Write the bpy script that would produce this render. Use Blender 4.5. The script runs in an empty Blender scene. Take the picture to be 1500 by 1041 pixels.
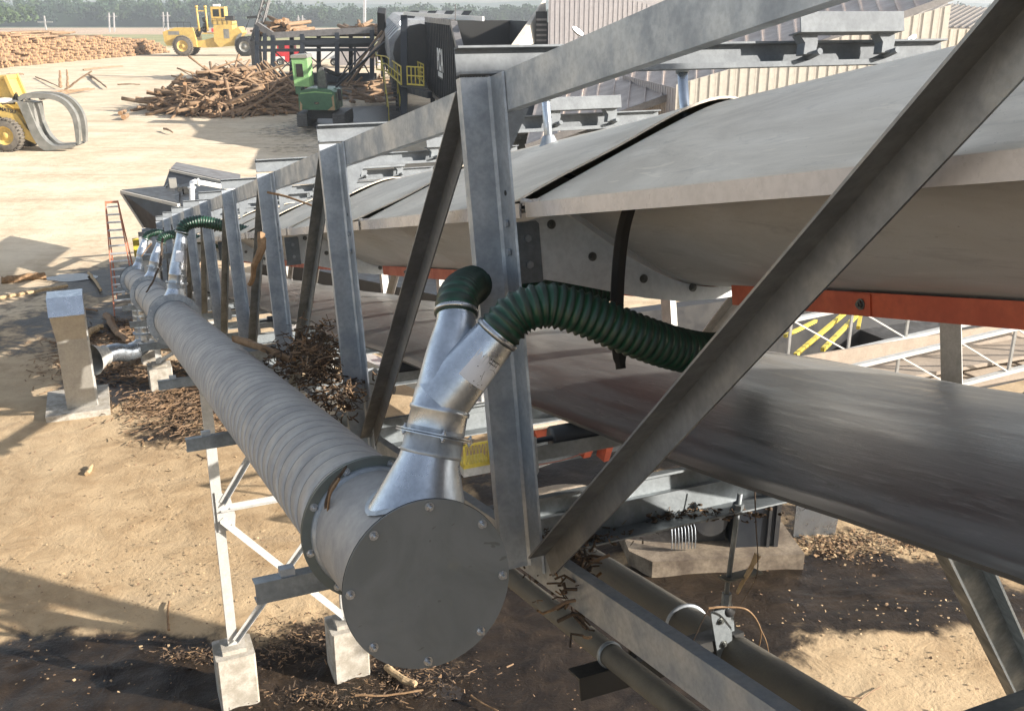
import bpy, math, random
import numpy as np
from mathutils import Vector, Matrix, noise
R = math.radians
random.seed(7); np.random.seed(7)
scene = bpy.context.scene
col = scene.collection
# ------------------------------------------------------------------ camera
F, CX, CY, H = 1450.0, 750.0, 520.5, 7.0          # focal length and centre measured on the 1500 px wide photograph
TH = math.atan((CY-14.0)/F); CT, ST = math.cos(TH), math.sin(TH)
cam_d = bpy.data.cameras.new('camera'); cam = bpy.data.objects.new('camera', cam_d); col.objects.link(cam)
cam.location = (0, 0, H); cam.rotation_euler = (math.pi/2-TH, 0, 0)
cam_d.sensor_width = 36.0; cam_d.lens = 36.0*F/1500.0; cam_d.clip_start = 0.05; cam_d.clip_end = 9000
scene.camera = cam
# ------------------------------------------------------------------ light
SUN_AZ = math.atan2(0.965, -0.26); SUN_EL = R(22)
world = bpy.data.worlds.new('World'); scene.world = world; world.use_nodes = True
wn = world.node_tree.nodes; wl = world.node_tree.links; wn.clear()
sky = wn.new('ShaderNodeTexSky'); sky.sky_type = 'NISHITA'; sky.sun_disc = False
sky.sun_elevation = SUN_EL; sky.sun_rotation = SUN_AZ; sky.air_density = 1.0; sky.dust_density = 1.6; sky.ozone_density = 1.0
bg = wn.new('ShaderNodeBackground'); bg.inputs[1].default_value = 0.10
wo = wn.new('ShaderNodeOutputWorld'); hs = wn.new('ShaderNodeHueSaturation'); hs.inputs['Saturation'].default_value = .52; wl.new(sky.outputs[0], hs.inputs['Color']); wl.new(hs.outputs[0], bg.inputs[0]); wl.new(bg.outputs[0], wo.inputs[0])
sun_d = bpy.data.lights.new('sun', 'SUN'); sun_d.energy = 5.0; sun_d.angle = R(0.5); sun_d.color = (1.0, 0.92, 0.82)
sun = bpy.data.objects.new('sun', sun_d); col.objects.link(sun)
sdir = Vector((math.sin(SUN_AZ)*math.cos(SUN_EL), math.cos(SUN_AZ)*math.cos(SUN_EL), math.sin(SUN_EL)))
sun.rotation_euler = sdir.to_track_quat('Z', 'Y').to_euler(); sun.location = (30, -20, 40)
scene.view_settings.view_transform = 'Standard'; scene.view_settings.look = 'None'
scene.view_settings.exposure = 1.32; scene.view_settings.gamma = 1.0
scene.view_settings.use_curve_mapping = False
scene.cycles.max_bounces = 5; scene.cycles.diffuse_bounces = 2; scene.cycles.glossy_bounces = 2

# ------------------------------------------------------------------ frames and helpers
def ray(x, y):
    X = (x-CX)/F; Y = (CY-y)/F
    return Vector((X, Y*ST+CT, Y*CT-ST))
def P(x, y, z): return Vector((0, 0, H)) + ray(x, y)*z
def G(x, y, h=0.0):
    r = ray(x, y); return P(x, y, (h-H)/r.z)
U = ray(140, 366).normalized()                 # along the conveyor, away from the camera, falling 12 degrees
V = Vector((U.y, -U.x, 0)).normalized()        # across the conveyor, to the right, level
W = V.cross(U)                                  # up, square to the conveyor
O = P(706, 112, 3.6)
UH = Vector((U.x, U.y, 0)).normalized()
Z = Vector((0, 0, 1))
def K(a, u, w): return O + V*a + U*u + W*w

class M:
    """collects shapes in world coordinates for ONE mesh object"""
    def __init__(s, o=None, x=None, y=None, z=None):
        s.v = []; s.f = []; s.mi = []; s.sm = []; s.cur = 0
        s.o = Vector(o) if o is not None else Vector((0, 0, 0))
        s.x = x or Vector((1, 0, 0)); s.y = y or Vector((0, 1, 0)); s.z = z or Vector((0, 0, 1))
    def fr(s, o, x=None, y=None, z=None):
        s.o = Vector(o)
        if x is not None: s.x, s.y, s.z = x, y, z
        return s
    def pt(s, p): return s.o + s.x*p[0] + s.y*p[1] + s.z*p[2]
    def face(s, idx, smooth=False): s.f.append(idx); s.mi.append(s.cur); s.sm.append(smooth)
    def poly(s, pts, smooth=False):
        b = len(s.v); s.v += [s.pt(p) for p in pts]; s.face(list(range(b, b+len(pts))), smooth)
    def box(s, x0, x1, y0, y1, z0, z1):
        b = len(s.v)
        for z in (z0, z1):
            for (x, y) in ((x0, y0), (x1, y0), (x1, y1), (x0, y1)): s.v.append(s.pt((x, y, z)))
        for q in ((3, 2, 1, 0), (4, 5, 6, 7), (0, 1, 5, 4), (1, 2, 6, 5), (2, 3, 7, 6), (3, 0, 4, 7)): s.face([b+i for i in q])
        return s
    def prism(s, prof, a, b_, ax=None):
        """extrude the polygon prof (in the local x,z plane by default) from a to b along y; ax='x' uses (y,z) along x; 'z' uses (x,y)"""
        n = len(prof); b0 = len(s.v)
        for t in (a, b_):
            for (p, q) in prof:
                c = (p, t, q) if ax is None else ((t, p, q) if ax == 'x' else (p, q, t))
                s.v.append(s.pt(c))
        for i in range(n):
            j = (i+1) % n; s.face([b0+i, b0+j, b0+n+j, b0+n+i])
        s.face([b0+i for i in range(n)][::-1]); s.face([b0+n+i for i in range(n)])
        return s
    def beam(s, A, B, prof, ref):
        """extrude prof from A to B (local points); first profile axis is ref made square to the run, second is run x first"""
        A = s.pt(A); B = s.pt(B); d = (B-A).normalized()
        X = (ref - d*ref.dot(d)).normalized(); Y = d.cross(X)
        n = len(prof); b0 = len(s.v)
        for c in (A, B):
            for (p, q) in prof: s.v.append(c + X*p + Y*q)
        for i in range(n):
            j = (i+1) % n; s.face([b0+i, b0+j, b0+n+j, b0+n+i])
        s.face([b0+i for i in range(n)][::-1]); s.face([b0+n+i for i in range(n)])
        return s
    def bar(s, A, B, w, h=None, ref=Vector((0, 0, 1))):
        h = h or w
        d = (s.pt(B)-s.pt(A)).normalized()
        if abs(d.dot(ref)) > .97: ref = Vector((1, 0, 0))
        return s.beam(A, B, [(-h/2, -w/2), (h/2, -w/2), (h/2, w/2), (-h/2, w/2)], ref)
    def tube(s, pts, r, n=10, caps=True, smooth=True):
        pts = [s.pt(p) for p in pts]; k = len(pts)
        rs = r if isinstance(r, (list, tuple)) else [r]*k
        d0 = (pts[1]-pts[0]).normalized()
        X = d0.orthogonal().normalized(); b0 = len(s.v)
        for i, p in enumerate(pts):
            d = (pts[min(i+1, k-1)]-pts[max(i-1, 0)]).normalized()
            X = (X - d*X.dot(d))
            X = X.normalized() if X.length > 1e-5 else d.orthogonal().normalized()
            Y = d.cross(X)
            for j in range(n):
                t = 2*math.pi*j/n; s.v.append(p + (X*math.cos(t)+Y*math.sin(t))*rs[i])
        for i in range(k-1):
            for j in range(n):
                a = b0+i*n+j; b = b0+i*n+(j+1) % n
                s.face([a, b, b+n, a+n], smooth)
        if caps:
            s.face([b0+j for j in range(n)][::-1]); s.face([b0+(k-1)*n+j for j in range(n)])
        return s
    def lathe(s, c, d, prof, n=24, smooth=True, X=None):
        """revolve (distance along d, radius) pairs about the axis d through c"""
        c = s.pt(c); d = d.normalized(); X = X or d.orthogonal().normalized(); Y = d.cross(X); b0 = len(s.v)
        for (t, r) in prof:
            for j in range(n):
                q = 2*math.pi*j/n; s.v.append(c + d*t + (X*math.cos(q)+Y*math.sin(q))*max(r, 1e-4))
        for i in range(len(prof)-1):
            for j in range(n):
                a = b0+i*n+j; b = b0+i*n+(j+1) % n; s.face([a, b, b+n, a+n], smooth)
        return s
    def disc(s, c, d, r0, r1, t, n=40):
        """flat ring (or disc, r0=0) of thickness t"""
        if r0 <= 0:
            s.lathe(c, d, [(0, 0), (0, r1)], n, False); s.lathe(c, d, [(0, r1), (t, r1)], n, True); s.lathe(c, d, [(t, r1), (t, 0)], n, False)
        else:
            s.lathe(c, d, [(0, r0), (0, r1)], n, False); s.lathe(c, d, [(0, r1), (t, r1)], n, True); s.lathe(c, d, [(t, r1), (t, r0)], n, False); s.lathe(c, d, [(t, r0), (0, r0)], n, True)
        return s
    def sheet(s, rows, t=None, nrm=None, smooth=True):
        """grid of points rows[i][j]; with t it gets a back side offset by nrm*t and closed rims"""
        n = len(rows); m = len(rows[0]); b0 = len(s.v)
        for r_ in rows: s.v += [s.pt(p) for p in r_]
        for i in range(n-1):
            for j in range(m-1):
                a = b0+i*m+j; s.face([a, a+1, a+m+1, a+m], smooth)
        if t:
            b1 = len(s.v)
            s.v += [s.v[b0+q] + nrm*t for q in range(n*m)]
            for i in range(n-1):
                for j in range(m-1):
                    a = b1+i*m+j; s.face([a+m, a+m+1, a+1, a], smooth)
            for i in range(n-1):
                for j in (0, m-1):
                    a = i*m+j; s.face([b0+a, b0+a+m, b1+a+m, b1+a])
            for j in range(m-1):
                for i in (0, n-1):
                    a = i*m+j; s.face([b0+a, b0+a+1, b1+a+1, b1+a])
        return s
    def ico(s, c, r, sub=1, jit=0.0, sq=1.0):
        import bmesh
        bm = bmesh.new(); bmesh.ops.create_icosphere(bm, subdivisions=sub, radius=1.0); b0 = len(s.v)
        for v in bm.verts:
            k = r*(1+random.uniform(-jit, jit)); s.v.append(s.pt((c[0]+v.co.x*k, c[1]+v.co.y*k, c[2]+v.co.z*k*sq)))
        for f in bm.faces: s.face([b0+v.index for v in f.verts], True)
        bm.free(); return s

ORG = {}
def mesh_from(m, name, mats, org):
    me = bpy.data.meshes.new(name)
    me.from_pydata([tuple(v-org) for v in m.v], [], m.f)
    if not isinstance(mats, (list, tuple)): mats = [mats]
    for mt in mats: me.materials.append(mt)
    me.polygons.foreach_set('material_index', m.mi)
    me.polygons.foreach_set('use_smooth', m.sm)
    me.update()
    return me
def part(name, m, mats, parent, label=None, kind=None):
    org = ORG[parent.name]
    o = bpy.data.objects.new(name, mesh_from(m, name, mats, org)); col.objects.link(o); o.parent = parent
    ORG[o.name] = org
    if label: o['label'] = label
    if kind: o['kind'] = kind
    return o
def tag(o, label=None, cat=None, group=None, kind=None):
    if label: o['label'] = label
    if cat: o['category'] = cat
    if group: o['group'] = group
    if kind: o['kind'] = kind
    return o
def thing(name, label, cat, loc, group=None):
    o = bpy.data.objects.new(name, None); col.objects.link(o); o.location = loc; o.empty_display_size = .2
    ORG[o.name] = Vector(loc)
    return tag(o, label, cat, group)
def solo(name, m, mats, label=None, cat=None, group=None, kind=None, loc=None):
    """a top-level thing that is one mesh"""
    if loc is None:
        xs = [v.x for v in m.v]; ys = [v.y for v in m.v]; zs = [v.z for v in m.v]
        loc = Vector(((min(xs)+max(xs))/2, (min(ys)+max(ys))/2, min(zs)))
    o = bpy.data.objects.new(name, mesh_from(m, name, mats, Vector(loc))); col.objects.link(o); o.location = loc
    ORG[o.name] = Vector(loc)
    return tag(o, label, cat, group, kind)
def inst(name, me, mat4, parent, label=None):
    """a part that shares mesh data; mat4 is its world matrix"""
    o = bpy.data.objects.new(name, me); col.objects.link(o)
    if parent is not None:
        o.parent = parent; o.matrix_basis = Matrix.Translation(-ORG[parent.name]) @ mat4
    else: o.matrix_basis = mat4
    if label: o['label'] = label
    return o
def mat_axes(o, z, x=None):
    z = z.normalized(); x = (x or z.orthogonal()); x = (x - z*x.dot(z)).normalized(); y = z.cross(x)
    m = Matrix((x, y, z)).transposed().to_4x4(); m.translation = o; return m

# ------------------------------------------------------------------ materials
def nodes(name):
    mt = bpy.data.materials.new(name); mt.use_nodes = True; nt = mt.node_tree
    return mt, nt, nt.nodes['Principled BSDF']
def mix(nt, fac, a, b):
    n = nt.nodes.new('ShaderNodeMix'); n.data_type = 'RGBA'
    for i, q in ((0, fac), (6, a), (7, b)):
        if isinstance(q, (int, float)): n.inputs[i].default_value = q
        elif isinstance(q, tuple): n.inputs[i].default_value = (*q[:3], 1)
        else: nt.links.new(q, n.inputs[i])
    return n.outputs[2]
def nz(nt, scale, detail=4, rough=.55, vec=None, dist=0.0):
    n = nt.nodes.new('ShaderNodeTexNoise'); n.inputs['Scale'].default_value = scale; n.inputs['Detail'].default_value = detail
    n.inputs['Roughness'].default_value = rough; n.inputs['Distortion'].default_value = dist
    if vec is not None: nt.links.new(vec, n.inputs['Vector'])
    return n.outputs[0]
def ramp(nt, fac, stops):
    n = nt.nodes.new('ShaderNodeMapRange'); nt.links.new(fac, n.inputs[0])
    n.inputs[1].default_value, n.inputs[2].default_value = stops[0], stops[1]
    n.inputs[3].default_value, n.inputs[4].default_value = (stops[2], stops[3]) if len(stops) > 2 else (0, 1)
    n.interpolation_type = 'SMOOTHSTEP'
    return n.outputs[0]
def coord(nt, scale=(1, 1, 1), rot=(0, 0, 0), kind='Object'):
    t = nt.nodes.new('ShaderNodeTexCoord'); m = nt.nodes.new('ShaderNodeMapping'); m.inputs['Scale'].default_value = scale
    m.inputs['Rotation'].default_value = rot
    nt.links.new(t.outputs[kind], m.inputs[0]); return m.outputs[0]
def bump(nt, bs, h, st, dist=.01):
    b = nt.nodes.new('ShaderNodeBump'); b.inputs['Strength'].default_value = st; b.inputs['Distance'].default_value = dist
    nt.links.new(h, b.inputs['Height']); nt.links.new(b.outputs[0], bs.inputs['Normal'])
def simple(name, c, rough=.6, metal=0.0, var=.25, scale=6.0, c2=None, bmp=0.0, bscale=60, amount=.5, spec=None, stretch=(1, 1, 1), rvar=.12, coat=0.0):
    mt, nt, bs = nodes(name)
    v = coord(nt, stretch)
    f1 = nz(nt, scale, 5, .6, v)
    c2 = c2 or tuple(q*(1-var) for q in c)
    cc = mix(nt, ramp(nt, f1, (.5-amount*.35, .5+amount*.35)), c, c2)
    f2 = nz(nt, scale*7, 3, .6, v)
    cc = mix(nt, ramp(nt, f2, (.35, .7, 0, .35)), cc, tuple(q*.72 for q in c2))
    nt.links.new(cc, bs.inputs['Base Color'])
    bs.inputs['Metallic'].default_value = metal
    nt.links.new(ramp(nt, f1, (.3, .7, max(.05, rough-rvar), min(1, rough+rvar))), bs.inputs['Roughness'])
    if spec is not None: bs.inputs['Specular IOR Level'].default_value = spec
    if coat: bs.inputs['Coat Weight'].default_value = coat; bs.inputs['Coat Roughness'].default_value = .25
    if bmp: bump(nt, bs, nz(nt, bscale, 4, .6, v), bmp)
    return mt
MT = {}
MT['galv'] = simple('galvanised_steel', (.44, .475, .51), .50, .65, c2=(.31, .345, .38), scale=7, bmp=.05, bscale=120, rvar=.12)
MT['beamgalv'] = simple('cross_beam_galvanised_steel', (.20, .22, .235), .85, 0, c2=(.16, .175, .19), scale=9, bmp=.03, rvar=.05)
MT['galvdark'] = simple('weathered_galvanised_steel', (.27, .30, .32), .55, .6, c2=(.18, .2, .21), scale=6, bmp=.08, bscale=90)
MT['darkgalv2'] = simple('dull_shaded_galvanised_steel', (.27, .285, .295), .42, .6, c2=(.19, .20, .21), scale=5, bmp=.08, bscale=90)  # near diagonals' copy of the steel, their shade put into the colour
MT['galvbright'] = simple('new_galvanised_sheet', (.54, .59, .65), .32, .9, c2=(.43, .48, .54), scale=9, bmp=.03, bscale=140, rvar=.08)
MT['legsteel'] = simple('pale_galvanised_leg', (.52, .52, .50), .6, .2, c2=(.42, .42, .40), scale=12, bmp=.04)
MT['capgrey'] = simple('grey_painted_plate', (.125, .15, .15), .42, .15, c2=(.15, .165, .145), scale=4, bmp=.06, bscale=200, rvar=.08)
MT['ductdust'] = simple('dusty_grey_duct', (.38, .37, .355), .62, .25, c2=(.31, .305, .30), scale=5, bmp=.08, bscale=120)
MT['hood'] = simple('dusty_white_cover', (.56, .53, .46), .7, 0, c2=(.44, .42, .365), scale=2.2, bmp=.08, bscale=70, amount=.8)
MT['lip'] = simple('white_painted_edge', (.62, .58, .55), .30, 0, c2=(.56, .52, .48), scale=5, coat=.4)
MT['trough'] = simple('pale_trough_sheet', (.40, .395, .37), .38, .1, c2=(.34, .335, .31), scale=3)
MT['rib'] = simple('pale_grey_rib_plate', (.68, .70, .70), .45, .0, c2=(.60, .62, .62), scale=6)
MT['orange'] = simple('orange_painted_steel', (.56, .11, .045), .55, 0, c2=(.44, .085, .04), scale=6, coat=.2)
MT['black'] = simple('black_rubber', (.018, .018, .018), .6, 0, c2=(.03, .03, .028), scale=20)
MT['bolt'] = simple('bright_zinc_bolt', (.6, .62, .64), .32, .9, scale=40)
MT['darkbolt'] = simple('dull_dark_bolt', (.22, .23, .22), .4, .8, scale=40)
MT['concrete'] = simple('pale_concrete', (.44, .41, .36), .85, 0, c2=(.27, .245, .20), scale=7, bmp=.15, bscale=50)
MT['dirtyconcrete'] = simple('mud_stained_concrete', (.27, .22, .16), .8, 0, c2=(.075, .055, .04), scale=3.5, bmp=.2, bscale=30, amount=.8)
MT['pipe'] = simple('mud_dusted_dark_pipe', (.055, .052, .045), .7, .1, c2=(.17, .155, .12), scale=5, bmp=.25, bscale=60, amount=.9)
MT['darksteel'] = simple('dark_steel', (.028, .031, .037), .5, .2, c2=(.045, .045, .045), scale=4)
MT['binpaint'] = simple('blue_black_paint', (.012, .016, .024), .5, .05, c2=(.02, .024, .03), scale=2)
MT['binedge'] = simple('worn_steel_edge', (.22, .21, .205), .5, .3, scale=3)
MT['yellow'] = simple('yellow_machine_paint', (.60, .42, .12), .5, 0, c2=(.48, .33, .10), scale=2, coat=.2)
MT['railyellow'] = simple('yellow_rail_paint', (.62, .50, .06), .5, 0, c2=(.5, .4, .07), scale=5)
MT['green'] = simple('green_machine_paint', (.05, .17, .09), .4, 0, c2=(.035, .12, .06), scale=2, coat=.2)
MT['lightgreen'] = simple('faded_light_green_paint', (.27, .50, .20), .5, 0, c2=(.22, .42, .17), scale=2)
MT['tyre'] = simple('dusty_tyre_rubber', (.16, .14, .11), .85, 0, c2=(.09, .08, .07), scale=3)
MT['darktyre'] = simple('dark_tyre_rubber', (.03, .03, .03), .8, 0, scale=3)
MT['glass'] = simple('dark_cab_glass', (.02, .025, .025), .1, 0, scale=3)
MT['white'] = simple('white_paint', (.78, .78, .76), .5, 0, var=.1, scale=6)
MT['red'] = simple('red_truck_paint', (.6, .04, .05), .4, 0, scale=3)
MT['track'] = simple('grey_track_steel', (.17, .165, .16), .7, .2, scale=8, bmp=.3)
MT['grapple'] = simple('worn_grapple_steel', (.17, .175, .16), .5, .3, c2=(.27, .265, .245), scale=2)
MT['puregrey'] = simple('grey_siding_paint', (.36, .34, .34), .5, 0, c2=(.33, .31, .31), scale=1)
MT['cream'] = simple('cream_siding_paint', (.60, .56, .48), .5, 0, c2=(.55, .51, .44), scale=1)
MT['roof'] = simple('tan_metal_roof', (.45, .38, .33), .5, .1, c2=(.38, .32, .28), scale=1.2)
MT['greyroof'] = simple('grey_ribbed_roof', (.22, .20, .18), .6, .1, c2=(.17, .155, .14), scale=1.2)
MT['tanbox'] = simple('dusty_tan_sheet_steel', (.40, .39, .36), .45, .55, c2=(.34, .325, .29), scale=4)
MT['bark'] = simple('log_bark', (.16, .095, .055), .9, 0, c2=(.30, .2, .12), scale=4, bmp=.3, bscale=20, amount=.9)
MT['barkpale'] = simple('peeled_pale_log', (.33, .225, .135), .8, 0, c2=(.17, .105, .06), scale=4, bmp=.2, bscale=20, amount=.9)
MT['logend'] = simple('sawn_log_end', (.38, .23, .12), .8, 0, c2=(.24, .13, .06), scale=8)
MT['stick'] = simple('dry_brown_stick', (.30, .19, .10), .85, 0, c2=(.17, .10, .05), scale=14, bmp=.4, bscale=50, amount=.9, stretch=(1, 1, 1))
MT['debris'] = simple('matted_bark_fibre', (.10, .065, .04), .9, 0, c2=(.04, .028, .018), scale=20, bmp=.3, bscale=50)
MT['palechip'] = simple('pale_wood_chip', (.50, .37, .22), .8, 0, c2=(.35, .24, .13), scale=20)
MT['ladder'] = simple('orange_fibreglass_rail', (.58, .21, .12), .5, 0, scale=8)
MT['alu'] = simple('aluminium_rung', (.72, .73, .74), .4, .6, scale=10)
MT['pan'] = simple('sawdust_tan_pan', (.34, .28, .22), .7, 0, c2=(.28, .23, .18), scale=4)
MT['sawdust'] = simple('pale_sawdust', (.62, .52, .40), .95, 0, c2=(.52, .42, .31), scale=9, bmp=.5, bscale=60)
MT['sticker'] = simple('white_sticker_paper', (.72, .74, .78), .6, 0, var=.05, scale=3)
MT['ink'] = simple('black_print', (.03, .03, .035), .7, 0, scale=9)
MT['signyellow'] = simple('yellow_sign_face', (.80, .55, .03), .5, 0, scale=3, var=.1)
MT['pylon'] = simple('grey_pylon_wood', (.42, .41, .40), .8, 0, scale=3)
MT['cable'] = simple('thin_rust_red_cable', (.25, .10, .07), .7, 0, scale=3)
MT['drum'] = simple('grey_ribbed_drum_steel', (.40, .42, .44), .5, .2, c2=(.28, .29, .31), scale=1.5)
# hood sheet: dusty, with streaks along the run, scuffs and specks
def hoodmat(name, base, c2, dark):
    mt, nt, bs = nodes(name)
    ang = -math.atan2(U.y, U.x)
    t = nt.nodes.new('ShaderNodeTexCoord'); vr = nt.nodes.new('ShaderNodeVectorRotate'); vr.rotation_type = 'Z_AXIS'; vr.inputs['Angle'].default_value = ang
    nt.links.new(t.outputs['Object'], vr.inputs['Vector'])
    def mp_(sc):
        m_ = nt.nodes.new('ShaderNodeMapping'); m_.inputs['Scale'].default_value = sc; nt.links.new(vr.outputs[0], m_.inputs[0]); return m_.outputs[0]
    a = nz(nt, 1.6, 7, .68, mp_((.6, 1.6, 1.6)), .7); b = nz(nt, 5, 8, .72, mp_((.35, 2.6, 2.6)), 1.0); sp = nz(nt, 150, 3, .5, mp_((1, 1, 1))); sc = nz(nt, 3.2, 2, .4, mp_((.25, 3.5, 3.5)), 2.5)
    c = mix(nt, ramp(nt, a, (.36, .64)), base, c2)
    c = mix(nt, ramp(nt, b, (.54, .70, 0, .55)), c, tuple(q*.72 for q in c2))
    c = mix(nt, ramp(nt, sc, (.69, .71, 0, .4)), c, tuple(min(1, q*1.2) for q in base))
    c = mix(nt, ramp(nt, sp, (.70, .74, 0, .8)), c, dark)
    nt.links.new(c, bs.inputs['Base Color']); nt.links.new(ramp(nt, a, (.3, .7, .42, .66)), bs.inputs['Roughness'])
    bump(nt, bs, b, .12, .006); return mt
MT['hood'] = hoodmat('dusty_white_cover', (.78, .70, .57), (.63, .565, .46), (.12, .10, .07))
MT['trough'] = hoodmat('pale_trough_sheet', (.74, .73, .70), (.64, .63, .59), (.3, .26, .2))
# end cap: grey paint with smears and small scratches
mt, nt, bs = nodes('grey_cap_plate')
v = coord(nt); a = nz(nt, 3.5, 6, .6, v, .5); b = nz(nt, 16, 6, .7, coord(nt, (1, 1, .35)), .8); s3 = nz(nt, 9, 2, .4, coord(nt, (1, .4, 2.2)), 3.0)
c = mix(nt, ramp(nt, a, (.36, .64)), (.20, .215, .22), (.155, .17, .172)); c = mix(nt, ramp(nt, b, (.55, .72, 0, .5)), c, (.22, .225, .19)); c = mix(nt, ramp(nt, s3, (.735, .75, 0, .5)), c, (.07, .075, .065))
nt.links.new(c, bs.inputs['Base Color']); bs.inputs['Metallic'].default_value = .2; nt.links.new(ramp(nt, b, (.3, .7, .32, .52)), bs.inputs['Roughness']); bump(nt, bs, b, .08, .004); MT['capplate'] = mt
MT['seamdark'] = simple('dark_spiral_seam', (.15, .15, .15), .6, .3, scale=20)
# lamp lens that is lit
mt, nt, bs = nodes('lit_lamp_lens'); bs.inputs['Base Color'].default_value = (.9, .92, 1, 1)
bs.inputs['Emission Color'].default_value = (.93, .97, 1, 1); bs.inputs['Emission Strength'].default_value = 3.0; MT['lamp'] = mt
# corrugated green hose
MT['hose'] = simple('green_ribbed_hose', (.008, .062, .030), .42, 0, c2=(.010, .06, .035), scale=10, coat=.15)
MT['hosedark'] = simple('darker_hose_ridge', (.016, .045, .028), .5, 0, c2=(.018, .030, .021), scale=16)
# return belt: dark rubber with long streaks along the run
mt, nt, bs = nodes('streaked_belt_rubber')
t = nt.nodes.new('ShaderNodeUVMap'); t.uv_map = 'run'
mp = nt.nodes.new('ShaderNodeMapping'); mp.inputs['Scale'].default_value = (.55, 5.5, 1); nt.links.new(t.outputs[0], mp.inputs[0])
f1 = nz(nt, 1.6, 7, .62, mp.outputs[0], .6)
mp2 = nt.nodes.new('ShaderNodeMapping'); mp2.inputs['Scale'].default_value = (2.2, 14, 1); nt.links.new(t.outputs[0], mp2.inputs[0])
f2 = nz(nt, 2.2, 6, .7, mp2.outputs[0], 1.2)
c1 = mix(nt, ramp(nt, f1, (.38, .62)), (.10, .101, .10), (.175, .177, .175))
c1 = mix(nt, ramp(nt, f2, (.50, .70, 0, .8)), c1, (.24, .24, .23))
mp3 = nt.nodes.new('ShaderNodeMapping'); mp3.inputs['Scale'].default_value = (1.3, 9, 1); nt.links.new(t.outputs[0], mp3.inputs[0]); f3 = nz(nt, 3.5, 9, .78, mp3.outputs[0], .8)
c1 = mix(nt, ramp(nt, f3, (.55, .66, 0, .6)), c1, (.055, .053, .047)); c1 = mix(nt, ramp(nt, f3, (.30, .42, .5, 0)), c1, (.26, .26, .25))
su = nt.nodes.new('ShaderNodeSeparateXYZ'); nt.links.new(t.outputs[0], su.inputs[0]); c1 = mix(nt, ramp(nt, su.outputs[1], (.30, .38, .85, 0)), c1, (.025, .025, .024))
nt.links.new(c1, bs.inputs['Base Color'])
nt.links.new(ramp(nt, f1, (.3, .7, .28, .46)), bs.inputs['Roughness'])
bs.inputs['Specular IOR Level'].default_value = .7
bump(nt, bs, f2, .25, .004); MT['belt'] = mt
# foliage
MT['leaf'] = simple('distant_pine_foliage', (.050, .085, .045), .8, 0, c2=(.028, .052, .034), scale=.15, spec=.1, amount=.7)
MT['leaf2'] = simple('distant_broadleaf_foliage', (.085, .125, .05), .8, 0, c2=(.045, .075, .034), scale=.2, spec=.1)
# ------------------------------------------------------------------ conveyor truss
def spline(pts, n=8):
    pts = [Vector(p) for p in pts]; out = []
    q = [pts[0]*2-pts[1]] + pts + [pts[-1]*2-pts[-2]]
    for i in range(1, len(q)-2):
        for k in range(n):
            t = k/n; a, b, c, d = q[i-1], q[i], q[i+1], q[i+2]
            out.append(.5*((2*b)+(c-a)*t+(2*a-5*b+4*c-d)*t*t+(3*b-a-3*c+d)*t**3))
    out.append(pts[-1]); return out
def MK(): return M(O, V, U, W)            # a mesh drawn in conveyor coordinates (a across, u along, w up)
def bolt_mesh(name, r, h, stud=0.0, washer=True, mat=None):
    m = M()
    if washer: m.disc((0, 0, 0), Z, 0, r*1.45, r*.25, 16)
    hexp = [(r*math.cos(i*math.pi/3), r*math.sin(i*math.pi/3)) for i in range(6)]
    m.prism(hexp, r*.25, h, 'z')
    if stud: m.tube([(0, 0, h), (0, 0, h+stud)], r*.52, 10, smooth=True)
    return mesh_from(m, name, mat or MT['bolt'], Vector((0, 0, 0)))
B_BIG = bolt_mesh('hex_bolt', .015, .013, 0, False, MT['galv'])
B_DARK = bolt_mesh('rib_bolt', .0125, .012, .006, True, MT['darkbolt'])
B_NUT = bolt_mesh('flange_nut', .0100, .010, .014, True)
B_SMALL = bolt_mesh('small_bolt', .007, .007, .006, True)
def put_bolt(me, p, d, parent, spin=0.0, name='bolt'):
    m4 = mat_axes(p, d) @ Matrix.Rotation(spin, 4, 'Z')
    return inst(name, me, m4, parent)

truss = thing('conveyor_truss', 'long galvanised steel truss of posts and diagonals running down to the log yard', 'truss', K(0, 0, -1.84))
PITCH = 2.46; KS = list(range(-3, 12)); HW = 1.84; AR = 2.10
def post_prof(s):   # s=+1 left truss; mirrored for the right one
    p = [(-.085, 0), (.018, 0), (.029, -.010), (.029, -.118), (.037, -.122), (.037, 0), (.030, .008), (-.077, .008), (-.077, .045), (-.085, .045)]
    return p if s > 0 else [(AR+.1-a, u) for (a, u) in p][::-1]
CH = [(0, 0), (0, -.137), (.05, -.137), (.05, -.130), (.008, -.130), (.008, -.008), (.05, -.008), (.05, 0)]
for side in (1, -1):
    m = MK()
    a0 = .039 if side > 0 else AR+.061
    m.prism([((a0 + side*p), q) for p, q in CH], -8.2, 27.2); part('top_chord', m, MT['galv'], truss)
    m = MK()
    m.prism([((a0 + side*p), q-HW+.06) for p, q in CH], -8.2, 27.2); part('bottom_chord', m, MT['galv'], truss)
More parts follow.
